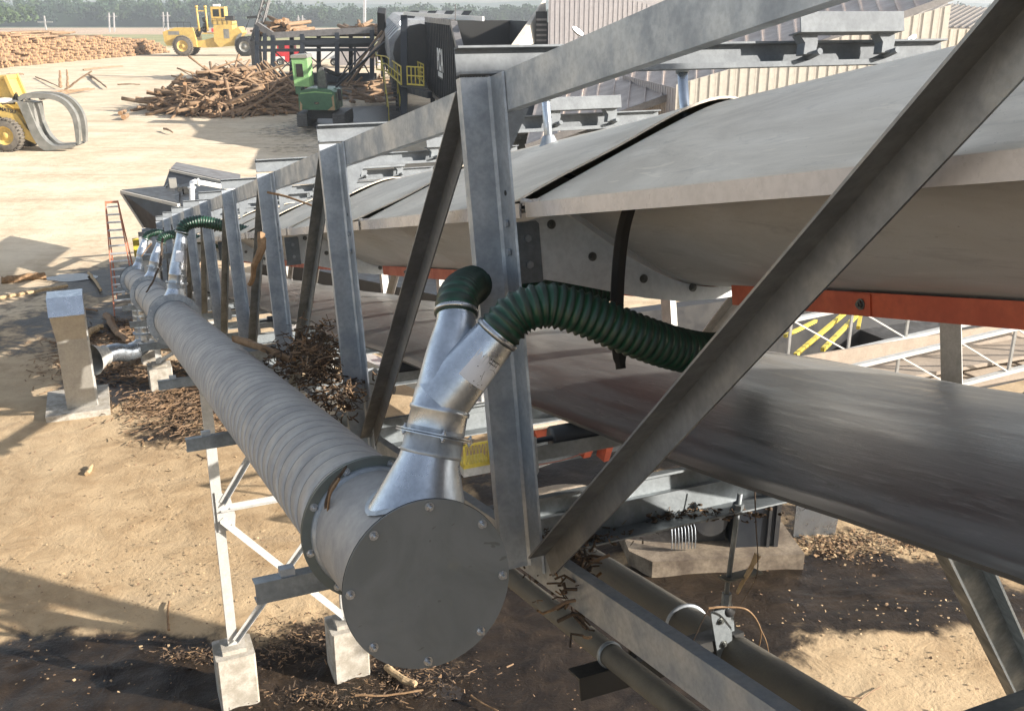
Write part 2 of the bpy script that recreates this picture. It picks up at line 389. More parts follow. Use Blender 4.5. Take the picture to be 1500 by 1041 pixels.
for k in KS:
    u = k*PITCH
    for side in (1, -1):
        m = MK(); m.prism([(p, u+q) for p, q in post_prof(side)], -HW-.02, -.003, 'z')
        po = part('post', m, MT['galv'] if side > 0 else MT['legsteel'], truss)  # right posts take a paler steel, their sunlit tone put into the colour
        if side > 0 and -1 <= k <= 4:
            for w in (-.535, -.640): put_bolt(B_BIG, K(.0285, u-.062, w), -V, po, .2)
            m = M(); m.disc(K(.0285, u-.062, -.425), -V, 0, .010, .0012, 14); part('bolt_hole', m, MT['black'], po)
    # diagonals: foot of post k up to the head of post k-1
    for side in (1, -1):
        if k == KS[0]: continue
        m = MK()
        if side > 0:
            A = Vector((.039, u-.06, -HW+.03)); B = Vector((.039, u-PITCH+.12, -.06))
        else:
            A = Vector((AR+.061, u-.06, -HW+.03)); B = Vector((AR+.061, u-PITCH+.12, -.06))
        s_ = -1.0
        prof = [(0, 0), (.092, 0), (.092, .007), (.007, .007), (.007, .075), (0, .075)]   # first axis: in the truss plane, second: out of it
        if side > 0:
            if k == 0: A.y = -.17; B.y = -2.59
            else: B.y += .05*min(max(k, 0), 5)
        dd = (m.pt(B)-m.pt(A)).normalized(); X = W - dd*W.dot(dd); X.normalize(); Y = dd.cross(X)
        if Y.dot(V) > 0: prof = [(.092-p, -q) for p, q in prof][::-1]
        else: prof = [(.092-p, q) for p, q in prof]
        prof = [(p-.046, q) for p, q in prof]
        m.beam(A, B, prof, W); part('diagonal', m, (MT['darkgalv2'] if k <= 1 else MT['galvdark']) if side > 0 else MT['legsteel'], truss)  # right diagonals likewise carry the sunlit tone in a paler steel
    # top cross beam with a drip tray flange, bottom cross beams
    m = MK(); m.prism([(u+.066, .012), (u+.02, .012), (u+.02, .022), (u+.06, .022), (u+.06, .105), (u+.02, .105), (u+.02, .113), (u+.066, .113)], -.075, AR+.17, 'x')
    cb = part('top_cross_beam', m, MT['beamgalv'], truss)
    if k >= -1:
        m = MK(); m.prism([(u+.0, .026), (u-.02, .026), (u-.02, .004), (u+.0, .004)], .14, AR-.1, 'x'); part('drip_pipe', m, MT['beamgalv'], truss)
    m = MK(); ux = u; u = u+.72; m.prism([(u+.07, -HW), (u+.01, -HW), (u+.01, -HW-.012), (u+.058, -HW-.012), (u+.058, -HW-.10), (u-.03, -HW-.10), (u-.03, -HW-.11), (u+.07, -HW-.11)], .10, AR+.1, 'x')
    part('bottom_cross_beam', m, MT['galvdark'], truss); u = ux
    if k in (0, 1, 2, 3, 4):
        m = MK(); m.prism([(u+.26, -HW-.10), (u+.41, -HW-.10), (u+.41, -HW+.01), (u+.418, -HW+.01), (u+.418, -HW-.108), (u+.26, -HW-.108)], .12, AR+.1, 'x')
        part('bottom_angle', m, MT['galvdark'], truss)
    # small channel on top of the cross beam, two clips under it, one lamp
    if k >= 0 and k < 9:
        m = MK(); m.prism([(u-.10, .125), (u-.02, .125), (u-.02, .13), (u-.094, .13), (u-.094, .20), (u-.02, .20), (u-.02, .206), (u-.10, .206)], 1.36, 1.90, 'x'); ch = part('top_channel', m, MT['beamgalv'], truss)
        for a in (1.43, 1.84):
            m = MK(); m.prism([(a-.045, .124), (a+.045, .124), (a+.045, .09), (a+.03, .045), (a-.03, .045), (a-.02, .09)], u-.06, u-.01); m.tube([(a+.03, u-.09, .05), (a+.03, u+.06, .03)], .014, 8); part('clip', m, MT['beamgalv'], ch)
    m = MK(); m.poly([(.085, u+.075, -.11), (.21, u+.075, -.11), (.10, u+.075, -.30), (.085, u+.075, -.30)]); m.poly([(.085, u+.083, -.30), (.10, u+.083, -.30), (.21, u+.083, -.11), (.085, u+.083, -.11)])
    if k >= 0: part('gusset_plate', m, MT['beamgalv'], truss)
# duct brackets sticking out on the left
CAP = K(-.579, -.661, -1.587); DEND = P(199, 410, 19.5); D = (DEND-CAP).normalized(); DL = (DEND-CAP).length
def dz_at(u):     # duct centre in conveyor coordinates at run u
    t = (u+.661)/D.dot(U); p = CAP + D*t - O; return p.dot(V), p.dot(W)
for i, u in enumerate((.30, 3.05, 5.6, 8.5, 11.3, 14.2, 17.0, 19.4)):
    a, w = dz_at(u); wb = w-.232
    m = MK(); m.prism([(u-.04, wb), (u+.04, wb), (u+.04, wb-.006), (u-.034, wb-.006), (u-.034, wb-.075), (u+.04, wb-.075), (u+.04, wb-.081), (u-.04, wb-.081)], a-.40, .09, 'x')
    br = part('duct_bracket', m, MT['galvdark'], truss)
    m = MK(); m.box(a-.30, a-.245, u-.03, u+.03, wb, wb+.03); part('clamp_foot', m, MT['galv'], br)

# ------------------------------------------------------------------ enclosed conveyor inside the truss
conv = thing('enclosed_conveyor', 'covered conveyor with dusty white curved hoods over a pale trough on orange rails', 'conveyor', K(1.05, 0, -.95))
def hood_w(a, lift=0.0):
    t = (a-1.05)/.95; return -.47 + .405*max(0, 1-math.sqrt((t*t+.02)/1.02)) + lift
def edge_lift(a, k): return .012 + .008*math.sin(a*3.1+k*2.3) + .005*math.sin(a*9+k)
for k in range(-4, 11):
    u0 = k*PITCH-.02; u1 = (k+1)*PITCH-.075
    A_ = [.10+1.90*i/40 for i in range(41)]; rows = []
    for j in range(9):
        t = j/8; u = u0+(u1-u0)*t
        rows.append([(a, u, hood_w(a, edge_lift(a, k)*max(0, 1-t*5) - .004*t)) for a in A_])
    m = MK(); m.sheet(rows, .006, -W)
    h = part('cover_panel', m, MT['hood'], conv)
    m = MK()
    for (aa, s_) in ((.10, 1), (2.0, -1)):
        m.prism([(aa-.004*s_, -.466), (aa-.004*s_, -.520), (aa+.004*s_, -.520), (aa+.004*s_, -.468)], u0, u1)
    part('cover_edge', m, MT['lip'], h)
    # dark seal strip in the gap, low
    m = MK(); rows = [[(a, u, hood_w(a)-.018) for a in A_] for u in (u1-.03, u1+.09)]
    m.sheet(rows, .006, -W); part('seal_strip', m, MT['black'], h)
    m = MK(); rows = [[(a, u, hood_w(a)+.004+edge_lift(a, k)) for a in A_] for u in (u0-.004, u0+.008)]
    m.sheet(rows, .008, -W); part('seam_bead', m, MT['hood'], h)
    m = MK(); m.box(.105, .16, u1-.06, u1+.05, -.475, -.455); m.tube([(.11, u1-.05, -.47), (.11, u1+.05, -.46)], .012, 8); part('latch', m, MT['lip'], h)
def trough_w(a):
    t = min(1, abs((a-1.05)/.75)); return -.503-.37*(1-t*t)**1.3
for k in range(-4, 11):
    u0 = k*PITCH+.004; u1 = (k+1)*PITCH-.004
    A_ = [.12+1.86*(.5-.5*math.cos(math.pi*i/36)) for i in range(37)]
    m = MK(); m.sheet([[(a, u, trough_w(a)) for a in A_] for u in (u0, u1)], .006, W); part('trough_sheet', m, MT['trough'], conv)
    # rib plate at the joint
    ub = k*PITCH+.066
    if k % 2: continue
    top = [(a, trough_w(a)-.004) for a in [.30+.05*i for i in range(31)]]
    bot = [(1.95, -.60), (1.95, -.76), (1.85, -.775), (1.72, -.83), (1.5, -.885), (1.3, -.915), (1.05, -.925), (.98, -.925), (.83, -.918), (.66, -.885), (.48, -.835), (.30, -.785), (.22, -.765), (.10, -.765), (.10, -.535), (.16, -.535)]
    m = MK(); m.prism(top+bot, ub, ub+.008); rb = part('rib_plate', m, MT['rib'], conv)
    if -1 <= k <= 4:
        for (a, w) in ((.262, -.555), (.43, -.695), (.655, -.805), (.885, -.865)):
            put_bolt(B_DARK, K(a, ub, w), -U, rb)
        m = MK(); c_ = .012
        m.prism([(.088, -.535), (.205-c_, -.535), (.205, -.535-c_), (.205, -.77), (.088, -.77)], ub-.012, ub-.001); pl = part('splice_plate', m, MT['galvdark'], conv)
        for w in (-.60, -.70): put_bolt(B_BIG, K(.15, ub-.012, w), -U, pl, .3*w)
    # orange rails under the trough
    for s_, aa in ((1, .80), (-1, 1.30)):
        m = MK(); m.prism([(aa, -.834), (aa+.006*s_, -.834), (aa+.006*s_, -.902), (aa+.06*s_, -.902), (aa+.06*s_, -.908), (aa, -.908)], k*PITCH+.075, (k+2)*PITCH-.33)
        rl = part('side_rail', m, MT['orange'], conv)
        if s_ > 0:
            m = MK(); m.prism([(k*PITCH+3.86, -.837), (k*PITCH+3.95, -.837), (k*PITCH+3.96, -.845), (k*PITCH+3.96, -.905), (k*PITCH+3.86, -.905)], aa-.006, aa-.001, 'x'); jp = part('joint_plate', m, MT['orange'], rl)
            if k < 5: put_bolt(B_DARK, K(aa-.006, k*PITCH+3.90, -.87), -V, jp)
    m = MK(); m.box(.87, 1.23, k*PITCH+.1, (k+2)*PITCH-.42, -.90, -.894); part('plenum_floor', m, MT['orange'], conv)
# crack in the near cover and small leaf litter
m = MK()
for (pts) in (([(0, -.55), (.02, -.62), (.03, -.80)]), ([(.22, -.9), (.24, -1.1)])):
    pass
# return belt
def belt_w(a): return -1.235 - .105*((a-1.065)/.775)**2
m = MK(); AA = [.29+1.55*i/28 for i in range(29)]; UU = [-8+34*i/68 for i in range(69)]
for q, off in ((0, 0.0), (1, -.012)):
    rows = [[(a, u, belt_w(a)+off+.010*math.sin(u*2*math.pi/PITCH)) for a in AA] for u in UU]
    if q: rows = rows[::-1]
    m.sheet(rows)
nb = len(AA)*len(UU)
for i in range(len(UU)-1):
    for j, fl in ((0, 1), (len(AA)-1, 0)):
        a = i*len(AA)+j; b = nb+(len(UU)-1-i)*len(AA)+j
        m.face([a, b, b-len(AA), a+len(AA)])
belt = solo('return_belt', m, MT['belt'], 'wide dark rubber return belt with a satin sheen hanging under the covered trough', 'conveyor belt', loc=K(1.045, 0, -1.4))
uv = belt.data.uv_layers.new(name='run')
co = [(m.v[i]-O) for i in range(len(m.v))]
for lp in belt.data.loops:
    p = co[lp.vertex_index]; uv.data[lp.index].uv = (p.dot(U), p.dot(V))
m = MK(); cut = None
for k in range(-2, 9):
    u = k*PITCH+.16
    it = MK(); it.prism([(u, -1.50), (u+.07, -1.50), (u+.07, -1.494), (u+.006, -1.494), (u+.006, -1.44), (u, -1.44)], .083, AR+.01, 'x')
    hb = part('idler_bracket', it, MT['galvdark'], truss)
    it = MK(); it.prism([(.083, -1.56), (.15, -1.56), (.165, -1.54), (.165, -1.40), (.14, -1.385), (.083, -1.385)], u-.006, u); part('bracket_plate', it, MT['galv'], hb)
for k in range(-2, 9):
    u = k*PITCH+.22
    m = MK(); m.lathe((.26, u, -1.43), V, [(0, 0), (0, .05), (1.57, .05), (1.57, 0)], 16); m.tube([(.15, u, -1.43), (1.95, u, -1.43)], .012, 8)
    part('return_roller', m, MT['darksteel'], truss)
# rubber strap hanging from behind the edge of the nearest cover
m = M()
pts = spline([P(926, 292, 3.34), P(912, 345, 3.4), P(905, 420, 3.46), P(905, 490, 3.52), P(910, 540, 3.56)], 6)
rowsA = []; n = len(pts)
for i, p in enumerate(pts):
    wd = .026*(1-.25*(i > n-3)); rowsA.append([p-V*wd, p-V*wd*.2-U*.004, p+V*wd])
m.sheet(rowsA, .005, U, False)
solo('rubber_strap', m, MT['black'], 'black rubber strap hanging down behind the green hose from the nearest cover edge', 'strap')
# pipe posts over the covers
for (x, y, z, yt, lab, cone) in ((803, 196, 5.3, 95, 'short galvanised pipe with a cone boot standing on the second cover', True), (1003, 165, 4.35, 102, 'short galvanised pipe with a rusty collar rising behind the nearest cover', False)):
    b = P(x, y, z); t = b + W*((y-yt)/F*z)
    th_ = thing('vent_pipe', lab, 'pipe', b)
    m = M(); m.tube([b-W*.25, t], .0225, 16); part('pipe', m, MT['galvbright'], th_)
    if cone: m = M(); m.lathe(b-W*.10, W, [(0, .06), (.02, .06), (.08, .035), (.09, .03)], 20); part('cone_boot', m, MT['galv'], th_)
    m = M(); m.lathe(b+W*.17, W, [(0, .023), (0, .03), (.02, .03), (.02, .023)], 16); part('collar', m, MT['galvdark'], th_)

# ------------------------------------------------------------------ air duct on the left side
duct = thing('air_duct', 'round galvanised air duct with a bolted end cap running along the outside of the truss', 'duct', K(-.579, -.661, -1.85))
RB = .222
DX = (W - D*W.dot(D)).normalized()
def dp(t): return CAP + D*t
def ring(parent, t, r0, r1, th, name, mat, nb=0, me=None, ph=0.0, face=-1, rr=None):
    m = M(); m.disc(dp(t), D, r0, r1, th, 56); o = part(name, m, mat, parent)
    Y = D.cross(DX)
    for i in range(nb):
        q = ph+2*math.pi*i/nb; rr_ = rr or (r1-.022)
        put_bolt(me, dp(t if face < 0 else t+th)+(DX*math.cos(q)+Y*math.sin(q))*rr_, D*face, o, q)
    return o
ring(duct, -.006, 0, .264, .006, 'end_cap', MT['capplate'], 8, B_NUT, .10)
ring(duct, .0005, RB-.01, .2655, .0018, 'gasket', MT['black'])
ring(duct, .003, RB-.01, .262, .006, 'cap_flange', MT['galvdark'])
def seg(t0, t1, r=RB, mat='ductdust', seam=0.0, name='duct_section'):
    m = M(); prof = []
    if seam:
        t = t0
        while t < t1-seam*.5:
            prof += [(t, r), (t+seam-.0045, r), (t+seam-.0040, r-.0025), (t+seam-.001, r-.0025), (t+seam, r)]; t += seam
        prof.append((t1, r))
    else: prof = [(t0, r), (t1, r)]
    m.lathe(CAP, D, prof, 64, True, DX)
    if seam:
        for fi in range(len(m.f)):
            if (fi//64) % 5 in (1, 2, 3): m.mi[fi] = 1
    o = part(name, m, [MT[mat], MT['seamdark']], duct); return o
seg(.008, .60, RB-.003)
ring(duct, .60, RB-.01, .262, .007, 'flange', MT['capgrey'], 9, B_NUT, .35)
ring(duct, .615, RB-.01, .262, .007, 'flange', MT['capgrey'])
m = M(); m.lathe(CAP, D, [(.57, RB-.003), (.572, RB+.006), (.60, RB+.008)], 64, True, DX); part('flange_collar', m, MT['galv'], duct)
tb = (8.42+.661)/D.dot(U)       # second saddle ring
seg(.622, tb-.35, RB, 'ductdust', .132)
m = M(); m.lathe(CAP, D, [(.622, RB+.001), (.64, RB+.008), (.70, RB+.008), (.702, RB+.001)], 64, True, DX); part('joint_band', m, MT['galv'], duct)
T_RINGS = [tb, tb+4.6, DL-.25]
prev = tb-.35
for i, t in enumerate(T_RINGS):
    ring(duct, t-.012, RB-.01, .30 if i == 0 else .29, .010, 'flange', MT['galv'], 10, B_SMALL, .2)
    ring(duct, t+.012, RB-.01, .285, .010, 'flange', MT['galv'])
edges = [tb-.35, tb-.02, tb+.95, tb+2.3, tb+3.5, tb+4.55, tb+5.6, tb+6.8, DL-.3, DL]
for a, b in zip(edges[:-1], edges[1:]):
    seg(a, b, RB)
    m = M(); m.lathe(CAP, D, [(b-.012, RB+.001), (b-.010, RB+.006), (b+.010, RB+.006), (b+.012, RB+.001)], 48, True, DX); part('joint_band', m, MT['galvdark'], duct)
ring(duct, DL, 0, .30, .008, 'end_plate', MT['galvdark'])

BX = (W + V*.40 + U*.0).normalized()
def corr_hose(name, pts, r, pitch, label, ends=True):
    sp = spline(pts, 16)
    # resample evenly
    d = [0]
    for i in range(1, len(sp)): d.append(d[-1]+(sp[i]-sp[i-1]).length)
    L = d[-1]; n = max(6, int(L/pitch*4)); n -= n % 4
    out = []; j = 0
    for i in range(n+1):
        s = L*i/n
        while j < len(d)-2 and d[j+1] < s: j += 1
        f = (s-d[j])/max(1e-6, d[j+1]-d[j]); out.append(sp[j].lerp(sp[j+1], min(1, f)))
    rad = [(r-.0055, r-.0020, r+.0050, r-.0010)[i % 4] for i in range(n+1)]
    m = M(); m.tube(out, rad, 28, caps=False)
    for fi in range(len(m.f)):
        ringi = fi//28
        m.mi[fi] = 1 if ringi % 4 in (1, 2) else 0
    h = thing('flexible_hose', label, 'hose', out[0], 'green ribbed hoses from the duct to the conveyor')
    part('hose_wall', m, [MT['hose'], MT['hosedark']], h)
    d0 = (out[6]-out[0]).normalized()
    m = M(); m.lathe(out[0]+d0*.012, d0, [(0, r+.002), (0, r+.007), (.013, r+.007), (.013, r+.002)], 32);
    cl = part('hose_clamp', m, MT['bolt'], h)
    X = d0.orthogonal().normalized(); 
    side = (X*(-.3)+d0.cross(X)).normalized()
    m = M(); m.tube([out[0]+d0*.018+X*(r+.01)-side*.012, out[0]+d0*.018+X*(r+.01)+side*.022], .005, 8); part('clamp_screw', m, MT['bolt'], cl)
    return h
def fitting(t, t_r, kind, label, tilt):
    c = dp(t); ax = (W + V*tilt[0] + U*tilt[1]).normalized()
    f = thing('branch_fitting', label, 'duct fitting', c+ax*.2, 'branch fittings on top of the air duct')
    m = M(); m.lathe(c, ax, [(.13, .175), (.17, .160), (.205, .146), (.33, .102), (.36, .097)], 40); tcone = part('tee_cone', m, MT['galvbright'], f)
    # riveted foot flange lying on the duct
    m = M()
    rows = []
    Xo = (D - ax*D.dot(ax)).normalized(); Yo = ax.cross(Xo)
    for rr in (.150, .178):
        row = []
        for i in range(41):
            q = 2*math.pi*i/40; v = Xo*math.cos(q)*rr*1.0+Yo*math.sin(q)*rr
            # drop on to the cylinder of the duct
            along = v.dot(D); vv = v - D*along; h = math.sqrt(max(.0001, (RB+.003)**2 - min(vv.length_squared, (RB*.98)**2)))
            dirn = (ax - D*ax.dot(D)).normalized(); vperp = vv - dirn*vv.dot(dirn)
            row.append(c + D*along + vperp + dirn*math.sqrt(max(.002, (RB+.003)**2-vperp.length_squared)))
        rows.append(row)
    m.sheet(rows); part('foot_flange', m, MT['galv'], f)
    # seam strip with rivets
    bands = [(.405, .425, .103), (.445, .50, .099), (.53, .56, .101)]
    m = M(); m.lathe(c, ax, [(.35, .097), (.355, .101), (.365, .101), (.368, .097), (.42, .097), (.425, .096), (.44, .096)], 40); part('joint_band', m, MT['galv'], f)
    for tt in (.415, .4225):
        m = M(); m.disc(c+ax*tt, ax, .093, .128, .004, 40); rg = part('flange', m, MT['galvbright'], f)
        for i in range(5):
            q = .5+i*2*math.pi/5; p = c+ax*(tt+(.004 if tt > .42 else 0))+(Xo*math.cos(q)+Yo*math.sin(q))*.116
            put_bolt(B_SMALL, p, ax if tt > .42 else -ax, rg)
    if kind == 'wye':
        top = c+ax*.66
        m = M(); m.lathe(c, ax, [(.425, .096), (.49, .094), (.495, .099), (.505, .099), (.51, .094), (.56, .093)], 40); part('neck', m, MT['galvbright'], f)
        eR = P(722, 497, 2.98); eL = P(668, 465, 3.30)
        n0 = c+ax*.535
        TR = (P(740, 474, 3.0)-P(722, 497, 2.98)).normalized(); TL = (P(669, 445, 3.32)-P(668, 465, 3.30)).normalized()
        mR = M(); eR = P(723, 496, 3.20); TR = (eR-n0).normalized(); pr = [n0.lerp(eR+TR*.03, i/30) for i in range(31)]; mR.tube(pr, [.097-.026*i/30 for i in range(31)], 36, False); ARM['R'] = (eR, TR); oR = part('wye_arm', mR, MT['galvbright'], f)
        mL = M(); pr = spline([n0, n0+ax*.03+(eL-n0)*.12, n0.lerp(eL, .5), eL-TL*.05, eL, eL+TL*.03], 6); mL.tube(pr, [.090-.025*min(1, max(0, (i/len(pr)-.12)/.62))**1.1 for i in range(len(pr))], 36, False); part('wye_arm', mL, MT['galvbright'], f)
        # sticker wrapped on the near side of the right arm
        dr = (eR-n0).normalized(); toc = (Vector((0, 0, H))-n0); toc = (toc-dr*toc.dot(dr)).normalized(); sd = dr.cross(toc)
        def onarm(s, q, lift): return n0+dr*s+(toc*math.cos(q)+sd*math.sin(q))*(.097-.026*s/(eR-n0).length+lift-.001)
        if sd.dot(V) < 0: q0, q1 = -1.25, .15
        else: q0, q1 = -.15, 1.25
        rows = [[onarm(.115+.115*i/6, q0+(q1-q0)*j/12, .0030) for j in range(13)] for i in range(7)]
        mS = M(); mS.sheet(rows); st = part('sticker', mS, MT['sticker'], oR)
        mI = M(); g = 1 if sd.dot(V) > 0 else -1
        def qf(x): return (q0+(q1-q0)*x) if g > 0 else (q1-(q1-q0)*x)
        for (s, xa, xb, hh) in ((.212, .45, .86, .0045), (.200, .47, .82, .004)):
            x = xa
            while x < xb:
                w_ = random.uniform(.03, .07)
                mI.sheet([[onarm(s, qf(x), .0036), onarm(s, qf(x+w_), .0036)], [onarm(s+hh, qf(x), .0036), onarm(s+hh, qf(x+w_), .0036)]]); x += w_+.02
        for (s, x) in ((.15, .50), (.128, .72), (.125, .42), (.17, .25), (.205, .2), (.122, .6)):
            mI.sheet([[onarm(s, qf(x), .0036), onarm(s, qf(x+.03), .0036)], [onarm(s+.003, qf(x), .0036), onarm(s+.003, qf(x+.03), .0036)]])
        curve_pts = [(.122, .55), (.14, .60), (.155, .55), (.17, .52), (.185, .64), (.188, .80), (.18, .95)]
        for (s1, x1), (s2, x2) in zip(curve_pts[:-1], curve_pts[1:]):
            mI.sheet([[onarm(s1, qf(x1), .0036), onarm(s1+.0012, qf(x1)+.01, .0036)], [onarm(s2, qf(x2), .0036), onarm(s2+.0012, qf(x2)+.01, .0036)]])
        part('print', mI, MT['ink'], st)
        return f, eR, eL
    else:
        ht = .95 if kind == 'tall' else .78
        m = M(); m.lathe(c, ax, [(.425, .096), (.50, .098), (.505, .102), (.52, .102), (.525, .098), (.60, .098), (ht, .060), (ht+.04, .060)], 32); part('reducer_cone', m, MT['galvbright'], f)
        toc = (Vector((0, 0, H))-c); toc = (toc-ax*toc.dot(ax)).normalized(); sd = ax.cross(toc)
        sl = (ht-.60)/.038
        def on(s, q): return c+ax*s+(toc*math.cos(q)+sd*math.sin(q))*(.098-(s-.60)*.038/(ht-.60)+.003)
        rows = [[on(.66+(.13 if kind == 'tall' else .09)*i/4, -.5+1.0*j/8) for j in range(9)] for i in range(5)]
        m = M(); m.sheet(rows); part('sticker', m, MT['sticker'], f)
        return f, c+ax*(ht+.03), ax
ARM = {}
f1_, eR, eL = fitting(.20, 0, 'wye', 'nearest galvanised two-armed branch fitting with a white sticker, feeding two green hoses', (.36, .10))
corr_hose('h', [ARM['R'][0], ARM['R'][0]+ARM['R'][1]*.04, P(754, 462, 3.20), P(777, 451, 3.20), P(808, 447, 3.21), P(858, 461, 3.23), P(920, 487, 3.27), P(980, 508, 3.34), P(1032, 518, 3.45), P(1068, 514, 3.7), P(1096, 503, 4.0)], .071, .0265, 'large green ribbed hose arching in front of the post and behind the nearest diagonal')
corr_hose('h', [P(668, 465, 3.30), P(669, 447, 3.32), P(674, 432, 3.38), P(686, 421, 3.55), P(705, 416, 3.85), P(760, 424, 4.0), P(830, 432, 4.02), P(885, 418, 4.15)], .068, .0265, 'green ribbed hose curling behind the big post beside the larger hose')
labs = ['second branch fitting along the duct, a tall cone with a white sticker', 'third branch fitting along the duct with a dark vine across it', 'farthest branch fitting at the far end of the air duct']
hl = ['green ribbed hose from the second branch fitting reaching in among the posts', 'short green hose on the third branch fitting', 'small green hose on the farthest branch fitting']
for i, t in enumerate((tb+.18, tb+4.75, DL-.15)):
    f, e, ax = fitting(t, 0, 'tall' if i == 0 else 'short', labs[i], (.22 if i == 0 else .34, 0))
    cpt = e; inn = K(.80, (e-O).dot(U)-.05, (e-O).dot(W)-.12)
    corr_hose('h', [cpt, cpt+ax*.09+V*.02, cpt+ax*.13+V*.14, cpt+ax*.10+V*.32, inn+V*-.25, inn], .072, .03, hl[i])

# drop duct, elbow and fan box
drop = thing('drop_duct', 'shiny vertical duct dropping from the long duct and bending to the fan box', 'duct', G(208, 520))
tp = dp(DL-.55); base = Vector((tp.x, tp.y, 0)); RD = .165
zb = 1.05
m = M(); prof = []; z0 = zb; L = tp.z-zb-.1
for i in range(8):
    a = L*i/8; prof += [(a, RD), (a+.01, RD+.005), (a+.02, RD)]
prof.append((L, RD)); m.lathe(base+Z*zb, Z, prof, 28); part('riser', m, MT['galvbright'], drop)
boxside = G(141, 592, 0)+Z*.95
pts = []
B0 = base+Z*zb; tgt = boxside + (B0-boxside)*.28; tgt.z = .88
m = M(); sp = spline([B0, B0+Z*-.22+(tgt-B0).normalized()*.06, B0.lerp(tgt, .42)+Z*-.22, B0.lerp(tgt, .72)+Z*-.08, tgt], 5)
rr = [RD+(.006 if i % 3 == 0 else 0) for i in range(len(sp))]
m.tube(sp, rr, 28, False); part('elbow', m, MT['galvbright'], drop)
m = M(); m.disc(B0-Z*.01, Z, RD-.01, RD+.04, .02, 28); part('flange', m, MT['galv'], drop)
dd = (boxside-tgt); dd.z = 0; dd.normalize()
m = M(); m.lathe(tgt, dd, [(-.02, RD), (.0, RD+.02), (.03, RD+.02), (.04, RD), (.30, RD+.12), (.32, RD+.14)], 28); part('transition_cone', m, MT['legsteel'], drop)

fx = (G(137, 603)-G(100, 608)).normalized(); fy = Z.cross(fx)       # fan box axes
fan = thing('fan_box', 'tall dusty sheet steel fan box with a hooded top on a concrete pad', 'fan box', G(100, 608))
def MF(): return M(G(100, 608)+Z*.12, fx, fy, Z)
m = MF(); m.box(0, .50, 0, .42, 0, 1.30)
m.prism([(0.02, .10), (.48, .10), (.25, .62)], -.003, .0); part('lower_cabinet', m, MT['tanbox'], fan)
m = MF()
b = len(m.v)
lo = [(0, 0, 1.30), (.50, 0, 1.30), (.50, .42, 1.30), (0, .42, 1.30)]; hi = [(-.05, -.16, 1.80), (.52, -.16, 1.80), (.52, .46, 1.95), (-.05, .46, 1.95)]
for q in lo+hi: m.v.append(m.pt(q))
for q in ((0, 1, 5, 4), (1, 2, 6, 5), (2, 3, 7, 6), (3, 0, 4, 7)): m.face([b+i for i in q])
part('upper_cabinet', m, MT['tanbox'], fan)
m = MF(); b = len(m.v)
for q in [(-.06, -.20, 1.80), (.53, -.20, 1.80), (.53, .47, 1.955), (-.06, .47, 1.955), (-.06, -.02, 2.10), (.53, -.02, 2.10), (.53, .47, 2.10), (-.06, .47, 2.10)]: m.v.append(m.pt(q))
for q in ((3, 2, 1, 0), (4, 5, 6, 7), (0, 1, 5, 4), (1, 2, 6, 5), (2, 3, 7, 6), (3, 0, 4, 7)): m.face([b+i for i in q])
part('hood', m, MT['galvbright'], fan)
m = MF(); m.box(.50, .512, .02, .40, .1, 1.25); m.box(.512, .53, .02, .05, 0, 1.8); m.box(.512, .53, .37, .40, 0, 1.8); part('side_panel', m, MT['legsteel'], fan)
m = M(G(100, 608), fx, fy, Z); m.box(-.36, .72, -.26, 1.1, -.1, .12); solo('concrete_pad', m, MT['concrete'], 'low concrete pad under the sheet steel fan box', 'concrete pad')
# ------------------------------------------------------------------ support bents and pedestals
def hz(p, py):
    """height above the point p=(x,y) that falls on image row py"""
    lo, hi = 0.0, 8.0
    for _ in range(40):
        md = (lo+hi)/2; q = Vector((p.x, p.y, md-H)); zc = q.y*CT-q.z*ST; yc = q.y*ST+q.z*CT
        if CY-F*yc/zc > py: lo = md
        else: hi = md
    return lo
def pedestal(c, s, h, lab):
    m = M(c, V, UH, Z); r = .018
    m.prism([(-s+r, -s), (s-r, -s), (s, -s+r), (s, s-r), (s-r, s), (-s+r, s), (-s, s-r), (-s, -s+r)], -.3, h, 'z')
    m.box(-s*.62, s*.62, -s*.62, s*.62, h, h+.05)
    return solo('concrete_pedestal', m, MT['concrete'], lab, 'pedestal', 'concrete pedestals under the duct support legs', loc=c)
CL = [(-.05, 0), (.05, 0), (.05, .06), (.044, .06), (.044, .007), (-.044, .007), (-.044, .06), (-.05, .06)]
